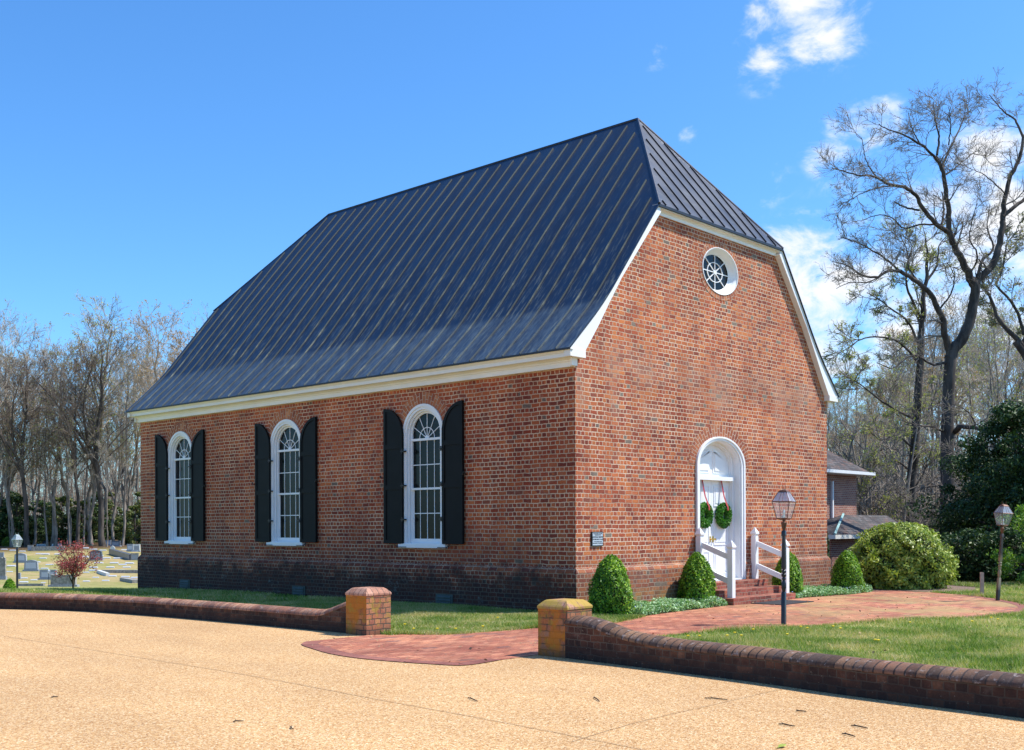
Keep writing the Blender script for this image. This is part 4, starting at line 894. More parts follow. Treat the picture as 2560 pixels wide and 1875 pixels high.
# ------------------------------------------------------------------ shrubs
def bush(loc, r, h, seed, label, mat_, cat='bush', group=None, n=9000, size=.021, shape='cone', name='boxwood_bush', asp=.5, core=True, lump=.06, rag=.02):
    e = empty(name, loc, 0, label, cat, group); rng = np.random.default_rng(seed)
    ph = rng.uniform(0, 2 * np.pi, n); u = rng.uniform(0, 1, n)
    def prof(u):
        if shape == 'cone': return np.where(u < .22, .82 + .18 * np.sqrt(np.clip(u / .22, 0, 1)), np.clip(1 - np.clip((u - .20) / .81, 0, 1) ** 2.0, 0, 1) ** .66)
        return np.where(u < .3, .80 + .2 * np.clip(u / .3, 0, 1), np.sqrt(np.clip(1 - ((u - .3) / .72) ** 2.2, 0, 1)))
    k1 = rng.uniform(0, 6, 8)
    def lumpf(ph, u): return 1 + lump * (np.sin(3 * ph + k1[0] + 6 * u) + .8 * np.sin(7 * ph + k1[1] - 11 * u) + .6 * np.sin(11 * ph + k1[2] + 17 * u) + .5 * np.sin(17 * ph + k1[3] + 29 * u))
    dep = rng.uniform(0, 1, n) ** 2.2 * .22; sc_ = prof(u) * lumpf(ph, u) * (1 - dep) + rng.normal(0, rag, n)
    P = np.stack([r * sc_ * np.cos(ph), r * sc_ * np.sin(ph), u * h * (1 + .02 * np.sin(5 * ph))], 1)
    N = np.stack([np.cos(ph), np.sin(ph), (u - .25) * 1.6], 1); N /= np.linalg.norm(N, axis=1)[:, None]
    V, Q = leaves(rng, P, N, size, asp); fastmesh('foliage', V, Q, mat_, e)
    if core:
        V = []; Q = []; nu, nv = 14, 24
        for a in range(nu + 1):
            for b in range(nv):
                uu = a / nu * .95; pp = 2 * math.pi * b / nv; q = float(prof(np.array(uu))) * .80 * float(lumpf(np.array(pp), np.array(uu))) * r; V.append((q * math.cos(pp), q * math.sin(pp), uu * h))
        for a in range(nu):
            for b in range(nv): Q.append((a * nv + b, a * nv + (b + 1) % nv, (a + 1) * nv + (b + 1) % nv, (a + 1) * nv + b))
        fastmesh('light_block_core', V, Q, M['box_core'], e)  # solid dark core added inside the leaves to stop light passing through
    return e
GB = 'clipped boxwood bushes along the church front'
bush((.10, -.66, 0), .36, 1.0, 1, 'conical boxwood bush at the near corner of the church', M['boxwood'], 'bush', GB, n=11000)
bush((3.05, -.42, 0), .34, .98, 2, 'conical boxwood bush immediately left of the brick steps', M['boxwood'], 'bush', GB, n=10000)
bush((6.32, -.52, 0), .31, .93, 3, 'conical boxwood bush right of the steps, behind the black lamp post', M['boxwood'], 'bush', GB, n=9000)
bush((8.45, -.80, 0), .34, .92, 4, 'conical boxwood bush beside the large azalea, at the far front corner', M['boxwood'], 'bush', GB, n=9000)
p_ = at(2252, 1478, 26.2); az = bush((p_.x, p_.y, -.02), 1.08, 1.54, 5, 'large rounded yellow green azalea shrub right of the church', M['azalea'], 'shrub', None, n=17000, size=.045, shape='dome', name='azalea_shrub', asp=.42, lump=.12, rag=.035)
p_ = at(2087, 1470, 25.6); bush((p_.x, p_.y + .5, 0), .34, 1.75, 6, 'dark glossy holly shrub squeezed behind the church corner', M['holly'], 'shrub', None, n=5000, size=.04, shape='dome', name='holly_shrub')

# periwinkle ground cover
def scatter_poly(rng, poly, n):
    P = np.array(poly); lo, hi = P.min(0), P.max(0); out = []
    pts = rng.uniform(lo, hi, (int(n * 3), 2)); x, y = pts[:, 0], pts[:, 1]; ins = np.zeros(len(pts), bool); j = len(P) - 1
    for i in range(len(P)):
        xi, yi = P[i]; xj, yj = P[j]
        with np.errstate(divide='ignore', invalid='ignore'):
            c = ((yi > y) != (yj > y)) & (x < (xj - xi) * (y - yi) / (yj - yi + 1e-12) + xi)
        ins ^= c; j = i
    return pts[ins]
for k, poly in enumerate(([(.35, -1.12), (.8, -1.12), (1.9, -1.0), (3.3, -.95), (3.4, -.5), (2.6, -.25), (1.2, -.2), (.5, -.4)], [(5.85, -.9), (6.6, -1.02), (8.0, -1.2), (9.0, -1.15), (9.2, -.8), (8.6, -.3), (6.6, -.15), (5.85, -.2)])):
    rng = np.random.default_rng(50 + k); p2 = scatter_poly(rng, poly, 5200); P = np.column_stack([p2, rng.uniform(.02, .14, len(p2)) * (1 + .4 * np.sin(p2[:, 0] * 7))]); N = np.tile([0, -.2, 1.], (len(P), 1))
    V, Q = leaves(rng, P, N, .024, .5, 1.2); o = fastmesh('ground_cover', V, Q, M['peri']); tag(o, ['leafy periwinkle ground cover between the corner bush and the steps', 'leafy periwinkle ground cover right of the brick steps'][k], 'ground cover', kind='stuff')
    sel = P[rng.choice(len(P), 60)]; sel[:, 2] = .14; V, Q = leaves(rng, sel, N[:60], .014, 1, .4); fastmesh('flowers', V, Q, M['peri_fl'], o)

# ------------------------------------------------------------------ grass
def resample(P, K):
    P = np.array(P, float); d = np.r_[0, np.cumsum(np.linalg.norm(np.diff(P, axis=0), axis=1))]; s_ = np.linspace(0, d[-1], K)
    return np.column_stack([np.interp(s_, d, P[:, i]) for i in range(3)])
rng = np.random.default_rng(77)
def blades(p2, hmin, hmax, wd):
    n = len(p2); z = np.array([terr(x, y) for x, y in p2]); h_ = rng.uniform(hmin, hmax, n) * (1 + .5 * np.sin(p2[:, 0] * 2.3) * np.sin(p2[:, 1] * 1.9 + p2[:, 0]))
    an = rng.uniform(0, np.pi, n); dx, dy = np.cos(an) * wd, np.sin(an) * wd; ln = rng.normal(0, .5, (n, 2)) * h_[:, None]
    A = np.column_stack([p2[:, 0] - dx, p2[:, 1] - dy, z]); B = np.column_stack([p2[:, 0] + dx, p2[:, 1] + dy, z]); C_ = np.column_stack([p2[:, 0] + ln[:, 0], p2[:, 1] + ln[:, 1], z + h_])
    return np.stack([A, B, C_], 1).reshape(-1, 3)
rl = [(-4.62, -3.95), (-3.2, -3.4), (-2.04, -3.37), (-1.27, -3.5), (-.16, -3.95), (1.12, -4.35), (2.5, -4.85), (3.6, -5.5), (4.9, -5.7), (6.2, -5.5), (7.5, -4.85), (8.6, -3.95), (9.3, -3.1), (9.8, -2.3), (11, -3.0), (13.5, -5.5), (9, -9), (2, -10.5), (-2, -11), (-5.2, -10.5), (-5.3, -9.2), (-5.2, -8.1), (-4.95, -6.7), (-4.7, -4.8)]
VV = [blades(scatter_poly(rng, rl, 75000), .025, .075, .0045)]
VV.append(blades(scatter_poly(rng, [(-4.62, -3.95), (-3.2, -3.4), (0, -4.2), (1.5, -6), (-1, -9), (-5.2, -10), (-5.2, -8.1), (-4.95, -6.7), (-4.7, -4.8)], 50000), .025, .07, .004))
VV.append(blades(scatter_poly(rng, [(-4.5, -.4), (-4.2, -.45), (-3.9, -.95), (-3.2, -1.1), (-2.2, -1.25), (-.9, -1.55), (-.3, -1.35), (.3, -1.15), (-.06, -.2), (-.07, 6), (-4.45, 6), (-4.4, .3)], 75000), .025, .07, .0045))
VV.append(blades(scatter_poly(rng, [(-.07, 6), (-4.5, 6), (-5.5, 9), (-7, 12), (-9, 16), (1, 19), (.5, 14.6), (-.07, 14.5)], 40000), .03, .075, .008))
VV.append(blades(scatter_poly(rng, [(-.6, -1.45), (.4, -1.15), (.3, -.9), (-.2, -.9)], 700), .03, .07, .005))
VV.append(blades(scatter_poly(rng, [(9.8, -2.2), (10.8, -2.85), (12.3, -2.3), (13, -1.3), (13.2, .5), (17, -.5), (20, -6), (13.5, -5.5), (11, -3.0)], 14000), .03, .09, .007))
def edge_pts(line, n, sd):
    L_ = resample([(a, b, 0) for a, b in line], 60); k = rng.integers(0, 59, n); f = rng.uniform(0, 1, (n, 1)); q = (L_[k] * (1 - f) + L_[k + 1] * f)[:, :2]; return q + rng.normal(0, sd, (n, 2)) * (.6 + .8 * np.sin(q[:, :1] * 9) ** 2)
for line, n_ in (([(-4.4, -3.5), (-3.2, -3.36), (-2.04, -3.33), (-1.27, -3.46), (-.16, -3.92), (1.12, -4.31), (2.5, -4.81), (3.6, -5.42), (4.9, -5.63), (6.2, -5.43), (7.4, -4.83), (8.5, -3.93), (9.2, -3.08), (9.7, -2.2)], 9000), ([(-4.28, -.42), (-3.9, -.92), (-3.17, -1.05), (-2.2, -1.22), (-.9, -1.5), (-.2, -1.32), (.3, -1.16)], 3500)):
    VV.append(blades(edge_pts(line, n_, .035), .03, .085, .005))
for line in ([(x + .32, y) for x, y in RWP[:9]], [(x + .30, y) for x, y in LWP[:8]]): VV.append(blades(edge_pts(line, 5000, .04), .06, .13, .006))
V = np.concatenate(VV); o = fastmesh('grass', V, np.arange(len(V)).reshape(-1, 3), M['grass']); tag(o, 'short spring grass growing on the lawns around the church', 'grass', kind='stuff')
# dry leaf litter lying on the lawn and court
lp = np.concatenate([scatter_poly(rng, rl, 260), scatter_poly(rng, pth, 120), scatter_poly(rng, [(-4.4, -.3), (-.1, -1), (-.1, 9), (-4.4, 9)], 120)]); P = np.column_stack([lp, rng.uniform(.02, .05, len(lp))])
V, Q = leaves(rng, P, np.tile([0, 0, 1.], (len(P), 1)), .022, .6, .6); tag(fastmesh('leaf_litter', V, Q, simple('dry_leaf', (.30, .19, .10), .8, vary=.5, sc=4)), 'dry brown leaf litter strewn over the lawn and court', 'leaf litter', kind='stuff')
# dandelions
proto = None
for (px, py) in [(928 + 84, 1563), (1034, 1574), (1093, 1574), (1139, 1574), (1207, 1568), (1244, 1546), (1968, 1588), (2002, 1569), (2018, 1572), (2083, 1568), (2101, 1573), (2188, 1602), (2196, 1603), (2275, 1558), (2430, 1555), (2495, 1550), (1720, 1592), (1749, 1592), (1837, 1584), (1818, 1591), (1853, 1591), (1883, 1576), (2478, 1546), (1625, 1507)]:
    if proto is None:
        proto = empty('dandelion', (0, 0, 0), 0, 'small yellow dandelion flower dotted in the lawn grass', 'dandelion', 'dandelions in the lawn')
        g = MB(); g.tube([(0, 0, 0), (.003, 0, .055)], .002, 5); g.build('stem', M['green_leaf'], proto)
        g = MB(); g.tube([(0, 0, .052), (0, 0, .06), (0, 0, .068), (0, 0, .072)], [.006, .019, .021, .008], 10); g.build('flower_head', M['yellow'], proto); e = proto
    else: e = copy_tree(proto)
    d = ray(px, py); t_ = (.06 - CAMP.z) / d.z; q = CAMP + d * t_; e.location = (q.x, q.y, .012)
# twigs on the drive
for i, (px0, py0, px1, py1, lb) in enumerate([(1762, 1745, 1819, 1749, 'longest dark twig on the drive, below the right wall'), (1990, 1777, 2016, 1779, 'short dark twig on the drive near the right wall'), (1946, 1810, 1988, 1815, 'dark twig on the drive just above the green leaf'), (2128, 1813, 2170, 1820, 'curved dark twig on the drive at lower right'), (2105, 1833, 2138, 1841, 'thick dark twig on the drive, lowest at right'),
        (1170, 1744, 1194, 1753, 'forked dark twig on the drive below the brick apron'), (1484, 1743, 1499, 1753, 'bent dark twig on the drive below the right pier'), (127, 1743, 145, 1741, 'small black bark scrap on the drive at far left'), (583, 1804, 609, 1802, 'black bark scrap on the drive at lower left'), (725, 1817, 734, 1822, 'tiny dark bark scrap on the drive, lowest at left')]):
    d0, d1 = ray(px0, py0), ray(px1, py1); z = .012; a = CAMP + d0 * ((z - CAMP.z) / d0.z); b = CAMP + d1 * ((z - CAMP.z) / d1.z); g = MB(); mid = (a + b) / 2; rr_ = random.Random(i)
    pts = [a - mid, (a * .65 + b * .35) - mid + Vector((rr_.uniform(-.01, .01), rr_.uniform(-.01, .01), .004)), (a * .3 + b * .7) - mid + Vector((rr_.uniform(-.01, .01), rr_.uniform(-.01, .01), .002)), b - mid]
    g.tube(pts, [.004, .0055, .005, .003], 6); g.tube([pts[1], pts[1] + Vector((.02, .03, .006))], [.003, .002], 5)
    o = g.build('twig', M['twig']); o.location = mid; tag(o, lb, 'twig', 'twigs scattered on the driveway')
d0 = ray(1955, 1866); q = CAMP + d0 * ((.012 - CAMP.z) / d0.z); g = MB(); g.poly([(-.045, 0, .0), (-.015, -.022, .006), (.025, -.02, .004), (.05, 0, .010), (.02, .022, .012), (-.02, .02, .006)]); g.tube([(-.045, 0, 0), (-.075, .005, 0)], .002, 5)
o = g.build('fallen_leaf', M['green_leaf']); o.location = q; tag(o, 'fallen yellow green leaf on the tan drive at the bottom edge', 'leaf')
# sign post stake
q, t_ = at(2455, 1491, 23.0), 23; g = MB(); g.box((-.035, -.035, -.1), (.035, .035, .50)); g.poly([(-.035, -.035, .50), (.035, -.035, .50), (0, 0, .515)]); e = empty('wooden_stake', (q.x, q.y, 0), .5, 'short weathered wooden stake at the edge of the lawn by the dark trees', 'stake'); g.build('post', M['wood_post'], e)

# ------------------------------------------------------------------ neighbouring brick wing behind the church
def wing():
    P = at(2141, 1190, 49.2); xr, yf, ze = P.x, P.y, P.z
    e = empty('brick_wing', (xr - 4, yf, -1.3), 0, 'low brick building with grey shingled hip roofs behind the church corner', 'building'); o_ = Vector(e.location)
    L_ = lambda x, y, z: (x - o_.x, y - o_.y, z - o_.z)
    x0, y1 = xr - 9, yf + 9
    g = MB(); g.box(L_(x0, yf, -1.4), L_(xr, y1, ze)); g.build('wall', M['wing_brick'], e)
    oh = .5; a = (x0 - oh, yf - oh, ze + .12); b = (xr + oh, yf - oh, ze + .12); c = (xr + oh, y1 + oh, ze + .12); d = (x0 - oh, y1 + oh, ze + .12); h = 5.0; tn = .73; r0 = (x0 - oh + h, yf + 4.5, ze + .12 + h * tn); r1 = (xr + oh - h, yf + 4.5, ze + .12 + h * tn)
    g = MB()
    for q in ((a, b, r1, r0), (b, c, r1), (c, d, r0, r1), (d, a, r0)): g.poly([L_(*v) for v in q])
    g.build('roof', M['shingle'], e)
    g = MB(); g.box(L_(x0 - oh, yf - oh, ze + .0), L_(xr + oh, y1 + oh, ze + .118)); g.box(L_(x0 - oh - .1, yf - oh - .12, ze + .02), L_(xr + oh + .1, yf - oh, ze + .15)); g.build('gutter', M['white'], e)
    g = MB(); q = at(2071, 1300, 47.5); g.box(L_(q.x - .05, yf - .1, -1.3), L_(q.x + .05, yf - .003, ze - .3)); g.build('downspout', M['white'], e)
    # lower hipped extension projecting forwards
    A = at(2087, 1337, 42.5); ze2 = A.z; yl = A.y; xl = A.x; xr2 = at(2290, 1337, 48.1).x; yr_ = 9.0; q0 = at(2107, 1287, 45.7); q1 = at(2216, 1287, 48.8); rz = q0.z
    g = MB(); g.box(L_(xl + .3, yl + .3, -1.4), L_(xr2 - .3, yf - .002, ze2 - .1)); g.build('wall', M['wing_brick'], e)
    g = MB(); yb = 2 * yr_ - yl; a = (xl, yl, ze2); b = (xr2, yl, ze2); c = (xr2, yb, ze2); d = (xl, yb, ze2); r0 = (q0.x, yr_, rz); r1 = (q1.x, yr_, rz)
    for q in ((a, b, r1, r0), (b, c, r1), (c, d, r0, r1), (d, a, r0)): g.poly([L_(*v) for v in q])
    g.build('roof', M['shingle'], e)
    g = MB(); g.box(L_(xl, yl - .03, ze2 - .16), L_(xr2 + .03, yl + .28, ze2 - .004)); g.build('fascia', M['cream'], e)
    g = MB(); s0 = q0; s1 = A
    g.tube([L_(s0.x, s0.y - .02, s0.z + .03), L_(s1.x, s1.y, s1.z + .03)], .05, 6); g.build('copper_flashing', simple('verdigris', (.30, .48, .46), .7, vary=.3, sc=8), e)
wing()

# ------------------------------------------------------------------ trees
def tubes(PL, RD, S_):
    """PL N,K,3 ; RD N,K -> verts, quads"""
    N, K, _ = PL.shape; d = np.gradient(PL, axis=1); d /= np.linalg.norm(d, axis=2, keepdims=True) + 1e-9
    a = np.eye(3)[np.abs(d).max(axis=1).argmin(axis=1)][:, None, :]; u = np.cross(d, a); u /= np.linalg.norm(u, axis=2, keepdims=True) + 1e-9; v = np.cross(d, u)
    an = np.arange(S_) * 2 * np.pi / S_; ring = PL[:, :, None] + (u[:, :, None] * np.cos(an)[None, None, :, None] + v[:, :, None] * np.sin(an)[None, None, :, None]) * RD[:, :, None, None]
    V = ring.reshape(-1, 3); idx = np.arange(N * K * S_).reshape(N, K, S_); nx = np.roll(idx, -1, axis=2)
    return V, np.stack([idx[:, :-1], nx[:, :-1], nx[:, 1:], idx[:, 1:]], -1).reshape(-1, 4)
def children(rng, PL, RD, cnt, tmin, ratio, ang, up_, rr_, rmin, K, wob, flat=.0, lmin=.0, tmax=1.):
    N, Kp, _ = PL.shape; cnt = np.broadcast_to(np.asarray(cnt), (N,)); ii = np.repeat(np.arange(N), cnt); n = len(ii)
    t = tmin + (tmax - tmin) * rng.uniform(0, 1, n) ** .85; f = t * (Kp - 1); k = np.clip(f.astype(int), 0, Kp - 2); fr = (f - k)[:, None]
    P0 = PL[ii, k] * (1 - fr) + PL[ii, k + 1] * fr; tg = PL[ii, k + 1] - PL[ii, k]; tg /= np.linalg.norm(tg, axis=1)[:, None] + 1e-9
    r0 = RD[ii, k] * (1 - fr[:, 0]) + RD[ii, k + 1] * fr[:, 0]; ln = np.linalg.norm(np.diff(PL, axis=1), axis=2).sum(1)[ii]
    q = rng.normal(size=(n, 3)); q -= (q * tg).sum(1)[:, None] * tg; q /= np.linalg.norm(q, axis=1)[:, None]
    an = np.radians(rng.normal(ang, 10, n))[:, None]; d = tg * np.cos(an) + q * np.sin(an); d[:, 2] += up_; d /= np.linalg.norm(d, axis=1)[:, None]
    l = np.maximum(ln * ratio * (1.15 - .65 * t) * rng.uniform(.6, 1.25, n), lmin); C = np.zeros((n, K, 3)); C[:, 0] = P0; st = (l / (K - 1))[:, None]
    for j in range(1, K):
        d = d + rng.normal(size=(n, 3)) * wob; d[:, 2] += up_ * .35; d /= np.linalg.norm(d, axis=1)[:, None]; C[:, j] = C[:, j - 1] + d * st
    R0 = np.maximum(r0 * rr_, rmin); Rd = np.maximum(R0[:, None] * np.linspace(1, .35, K)[None], rmin * .7); return C, Rd
def tipquads(rng, PL, n, size, jit, asp=.6):
    k = rng.integers(0, len(PL), n); j = rng.integers(1, PL.shape[1], n); P = PL[k, j] + rng.normal(size=(n, 3)) * jit; N = rng.normal(size=(n, 3)); N /= np.linalg.norm(N, axis=1)[:, None]
    return leaves(rng, P, N, size, asp, 1)
def join(parts):
    V = []; Q = []; o = 0
    for v, q in parts: V.append(v); Q.append(q + o); o += len(v)
    return np.concatenate(V), np.concatenate(Q)
def bare_tree(name, seed, H, r, crown=.4, spread=1., levels=3, n1=22, rmin=.02, bud=None, nb=900, bsz=.10, fork=True, bm='bark2', tm='twigs', lean=.04, ang=40, upt=.18, label='', group=None, l1=.36, per=(6, 5, 3), wob=.16):
    rng = np.random.default_rng(seed); e = empty(name, (0, 0, 0), 0, label, 'tree', group)
    K = 14; z = np.linspace(-.6, H, K); dr_ = np.cumsum(rng.normal(size=(K, 2)) * H * .0055, axis=0) + np.outer(z, rng.normal(size=2) * lean); T0 = np.column_stack([dr_ - dr_[0], z]); TR = r * .8 * (1 - z / H) ** .75 + .03; TR[0] *= 1.35
    limbs = [T0]; LR = [TR]
    if fork:
        for _ in range(rng.integers(1, 4)):
            k = rng.integers(int(K * .35), int(K * .6)); d = np.array([rng.normal(), rng.normal(), 2.6]); d /= np.linalg.norm(d); l = (H - z[k]) * rng.uniform(.75, 1.0); P = [T0[k]]
            for _ in range(K - 1): d = d + rng.normal(size=3) * .09 + np.array([0, 0, .06]); d /= np.linalg.norm(d); P.append(P[-1] + d * l / (K - 1))
            limbs.append(np.array(P)); LR.append(TR[k] * .8 * np.linspace(1, .12, K) + .01)
    PL = np.array(limbs); RD = np.array(LR); cnt = np.array([n1] + [int(n1 * .6)] * (len(limbs) - 1))
    L1 = children(rng, PL, RD, cnt, crown, l1 * spread, ang, upt, .42, rmin * 1.6, 6, wob); 
    V, Q = join([tubes(PL, RD, 8)]); fastmesh('trunk', V, Q, M[bm], e, smooth=True)
    parts = [tubes(*L1, 5)]; cur = L1
    for lv in range(levels - 1):
        cur = children(rng, *cur, per[lv], .25, .55, 38, upt * .6, .5, rmin * (1.0 if lv < levels - 2 else .75), 4, wob); parts.append(tubes(*cur, 3))
    V, Q = join(parts); nq = len(Q); mi = np.zeros(nq, int); mats = [M[tm]]
    if bud:
        v2, q2 = tipquads(rng, cur[0], nb, bsz, bsz * 1.5); Q = np.concatenate([Q, q2 + len(V)]); V = np.concatenate([V, v2]); mi = np.concatenate([mi, np.ones(len(q2), int)]); mats.append(M[bud])
    fastmesh('crown', V, Q, mats, e, mi); return e
def place(proto, used, loc, rz, sc, **k):
    e = proto if not used else copy_tree(proto); e.location = loc; e.rotation_euler = (0, 0, rz); e.scale = sc
    for a, b in k.items(): e[a] = b
    return e
GW = 'bare spring trees in the woods behind the cemetery'; GR = 'bare spring trees in the woods right of the church'
kinds = [dict(H=25, r=.34, bud='budp', nb=900, n1=30, seed=101, crown=.42), dict(H=25, r=.28, bud='budr', nb=2600, n1=28, seed=102, crown=.5), dict(H=25, r=.26, bud='budg', nb=1500, n1=28, seed=103, crown=.42, spread=.9),
         dict(H=25, r=.20, bud='budp', nb=500, n1=26, seed=104, crown=.5, spread=.75, fork=False), dict(H=25, r=.42, bud='budp', nb=500, n1=30, seed=105, crown=.38, bm='bark', tm='twigs_d'), dict(H=25, r=.16, bud='budg', nb=700, n1=22, seed=106, crown=.45, spread=.6, fork=False)]
protos = [bare_tree('bare_tree', rmin=.019, bsz=.09, levels=4, per=(5, 5, 2), label='x', group=GW, **k) for k in kinds]; usedp = [False] * len(protos)
rg = random.Random(11)
def wood_tree(k, px, t_, ytop, lab, grp, ybase=None, sxy=1.):
    x = at(px, 1315, t_); zb = terr(x.x, x.y); H = CAMP.z + (HY - ytop) * t_ / F - zb; s_ = H / 27.8
    place(protos[k], usedp[k], (x.x, x.y, zb), rg.uniform(0, 6.28), (s_ * sxy, s_ * sxy, s_), label=lab, group=grp); usedp[k] = True
KL = ['tall grey bare tree among the woods behind the cemetery', 'russet budded bare tree among the woods behind the cemetery', 'pale green budded tree among the woods behind the cemetery', 'slender straight bare tree among the woods behind the cemetery', 'thick dark trunked bare tree among the woods behind the cemetery', 'thin green tinged sapling among the woods behind the cemetery']
for k, px, t_, yt, sxy, lab in [(4, 258, 113, 800, 1.05, 'large dark trunked tree whose forked limbs rise nearest the church left edge'), (2, 225, 119, 758, 1.25, 'tallest tree of the left woods with pale green budding crown'), (1, 400, 116, 782, 1.2, 'russet crowned tree showing above the left eave of the church'), (4, 70, 112, 850, .95, 'dark thick trunk directly behind the left lamp post'), (0, 30, 117, 815, 1.1, 'grey twiggy tree crowning the far left of the woods'),
                            (4, 196, 112, 890, .8, 'dark mossy trunk directly behind the red maple'), (1, 128, 114, 835, 1, 'russet tinged tree between the left lamp and the red maple'), (3, 305, 114, 860, 1, 'slender tree standing tight against the church left edge'), (0, -15, 113, 830, 1.1, 'grey tree cut by the left edge of the picture')]:
    wood_tree(k, px, t_, yt, lab, GW, sxy=sxy)
for i in range(20):
    k = rg.choice([0, 1, 2, 3, 5]); px = -230 + 780 * ((i * .6180339) % 1); t_ = rg.uniform(117, 150); yt = rg.uniform(840, 990) if px < 330 else rg.uniform(820, 900)
    if -20 < px < 60: yt = rg.uniform(820, 900)
    wood_tree(k, px, t_, yt, KL[k], GW, sxy=rg.uniform(.8, 1.1))
for i in range(8):
    wood_tree(rg.choice([2, 1, 2]), -20 + 380 * ((i * .6180339 + .8) % 1), rg.uniform(112, 118), rg.uniform(960, 1120), 'low budding tree with ochre and green tints inside the woods behind the cemetery', GW, sxy=rg.uniform(1.2, 1.8))
for i in range(6):
    wood_tree(rg.choice([3, 5]), -20 + 390 * ((i * .6180339 + .5) % 1), rg.uniform(109, 113.5), rg.uniform(930, 1090), 'thin pale sapling at the front edge of the woods behind the cemetery', GW, sxy=rg.uniform(.7, 1.2))
KR = [x.replace('behind the cemetery', 'right of the church') for x in KL]
for i in range(44):
    k = rg.choice([0, 1, 2, 2, 3, 5, 5]); px = 2030 + 760 * ((i * .6180339 + .3) % 1); t_ = rg.uniform(70, 125); yt = 985 - 190 * min(1, max(0, (px - 2080) / 260)) + rg.uniform(-60, 90)
    wood_tree(k, px, t_, yt, KR[k], GR, sxy=rg.uniform(.9, 1.25))

# distant wood reading as one mass: thin poles and brush behind the individual trees
def far_wood(label, px0, px1, t0, t1, n, hm, seed):
    rng = np.random.default_rng(seed); px = rng.uniform(px0, px1, n); tt = rng.uniform(t0, t1, n); base = np.array([tuple(at(a, 1315, b)) for a, b in zip(px, tt)]); base[:, 2] = [terr(x, y) - .3 for x, y, _ in base]
    H = hm * rng.uniform(.55, 1.1, n); K = 6; f = np.linspace(0, 1, K); PL = base[:, None, :] + np.stack([rng.normal(0, .7, n)[:, None] * f ** 1.5, rng.normal(0, .7, n)[:, None] * f ** 1.5, H[:, None] * f], -1); RD = rng.uniform(.06, .17, n)[:, None] * np.linspace(1, .2, K)
    C1 = children(rng, PL, RD, 12, .15, .28, 45, .1, .45, .03, 4, .2); C2 = children(rng, *C1, 5, .2, .55, 40, .05, .6, .022, 3, .22); V, Q = join([tubes(PL, RD, 5), tubes(*C1, 3), tubes(*C2, 3)])
    o = fastmesh('distant_wood', V, Q, M['twigs_m']); tag(o, label, 'woods', kind='stuff')
far_wood('far brown mass of bare saplings closing the woods behind the cemetery', -260, 620, 150, 185, 420, 14, 401)
far_wood('far brown mass of bare saplings closing the woods right of the church', 2000, 2860, 128, 165, 420, 15, 402)
far_wood('tangle of bare grey brush below the oak right of the church', 2050, 2700, 50, 80, 240, 7.5, 403)
# evergreens / understorey
def leafy_tree(name, seed, H, r, m_, n, size, label, cat='tree', group=None, z0=.05, clumps=60, rag=.35, trunk=.12, asp=.5):
    rng = np.random.default_rng(seed); e = empty(name, (0, 0, 0), 0, label, cat, group)
    u = rng.uniform(0, 1, clumps); ph = rng.uniform(0, 2 * np.pi, clumps); pr = np.sqrt(np.clip(1 - ((u - .3) / .74) ** 2, 0, 1)) * rng.uniform(1 - rag, 1 + rag * .5, clumps); rr_ = rng.uniform(.55, 1, clumps)
    C = np.stack([r * pr * rr_ * np.cos(ph), r * pr * rr_ * np.sin(ph), H * (z0 + (1 - z0) * u)], 1); cs = rng.uniform(.14, .34, clumps) * r
    k = rng.integers(0, clumps, n); D = rng.normal(size=(n, 3)); D /= np.linalg.norm(D, axis=1)[:, None]; P = C[k] + D * (cs[k] * rng.uniform(.35, 1.1, n) ** .6)[:, None] * np.array([1, 1, .7]); P[:, 2] = np.maximum(P[:, 2], .02)
    V, Q = leaves(rng, P, D, size, asp); fastmesh('crown', V, Q, m_, e)
    T0 = np.array([[[0, 0, -.3], [0, 0, H * .5], [0, 0, H * .9]]]); parts = [tubes(T0, np.array([[trunk, trunk * .7, .02]]), 7)]
    dst = np.stack([np.zeros_like(C) + np.array([0, 0, 1.]) * (C[:, 2:3] * .75), C * np.array([.5, .5, 1]) - np.array([0, 0, .1]), C], 1); parts.append(tubes(dst, np.tile([.03, .022, .01], (clumps, 1)) * max(.6, H / 6), 4))
    V, Q = join(parts); fastmesh('trunk', V, Q, M['bark'], e); return e
eg = [leafy_tree('evergreen_tree', 201, 6, 2.2, M['holly'], 5200, .16, 'x', group='g', clumps=70), leafy_tree('evergreen_tree', 202, 6, 1.9, M['understory'], 4200, .17, 'x', group='g', clumps=55, rag=.5), leafy_tree('evergreen_tree', 203, 6, 1.7, M['holly'], 3600, .17, 'x', group='g', clumps=46, rag=.6)]; ue = [False] * 3
GE = 'evergreen undergrowth along the woods'
for i in range(46):
    k = rg.choice([0, 1, 1, 2]) if i < 26 else rg.choice([1, 1, 0]); left = i < 26; j = (i * .6180339) % 1
    px = (-160 + 560 * j) if left else (2060 + 640 * j); t_ = rg.uniform(114, 140) if left else rg.uniform(70, 100); hm = rg.uniform(2.2, 6.5) if left else rg.uniform(3.5, 7.5)
    x = at(px, 1315, t_); s_ = hm / 6; place(eg[k], ue[k], (x.x, x.y, terr(x.x, x.y) - .2), rg.uniform(0, 6.28), (s_ * 1.15, s_ * 1.15, s_), group=GE, label=('dark' if k != 1 else 'yellowish') + (' evergreen undergrowth between the trunks behind the cemetery' if left else ' evergreen undergrowth below the bare trees right of the church')); ue[k] = True
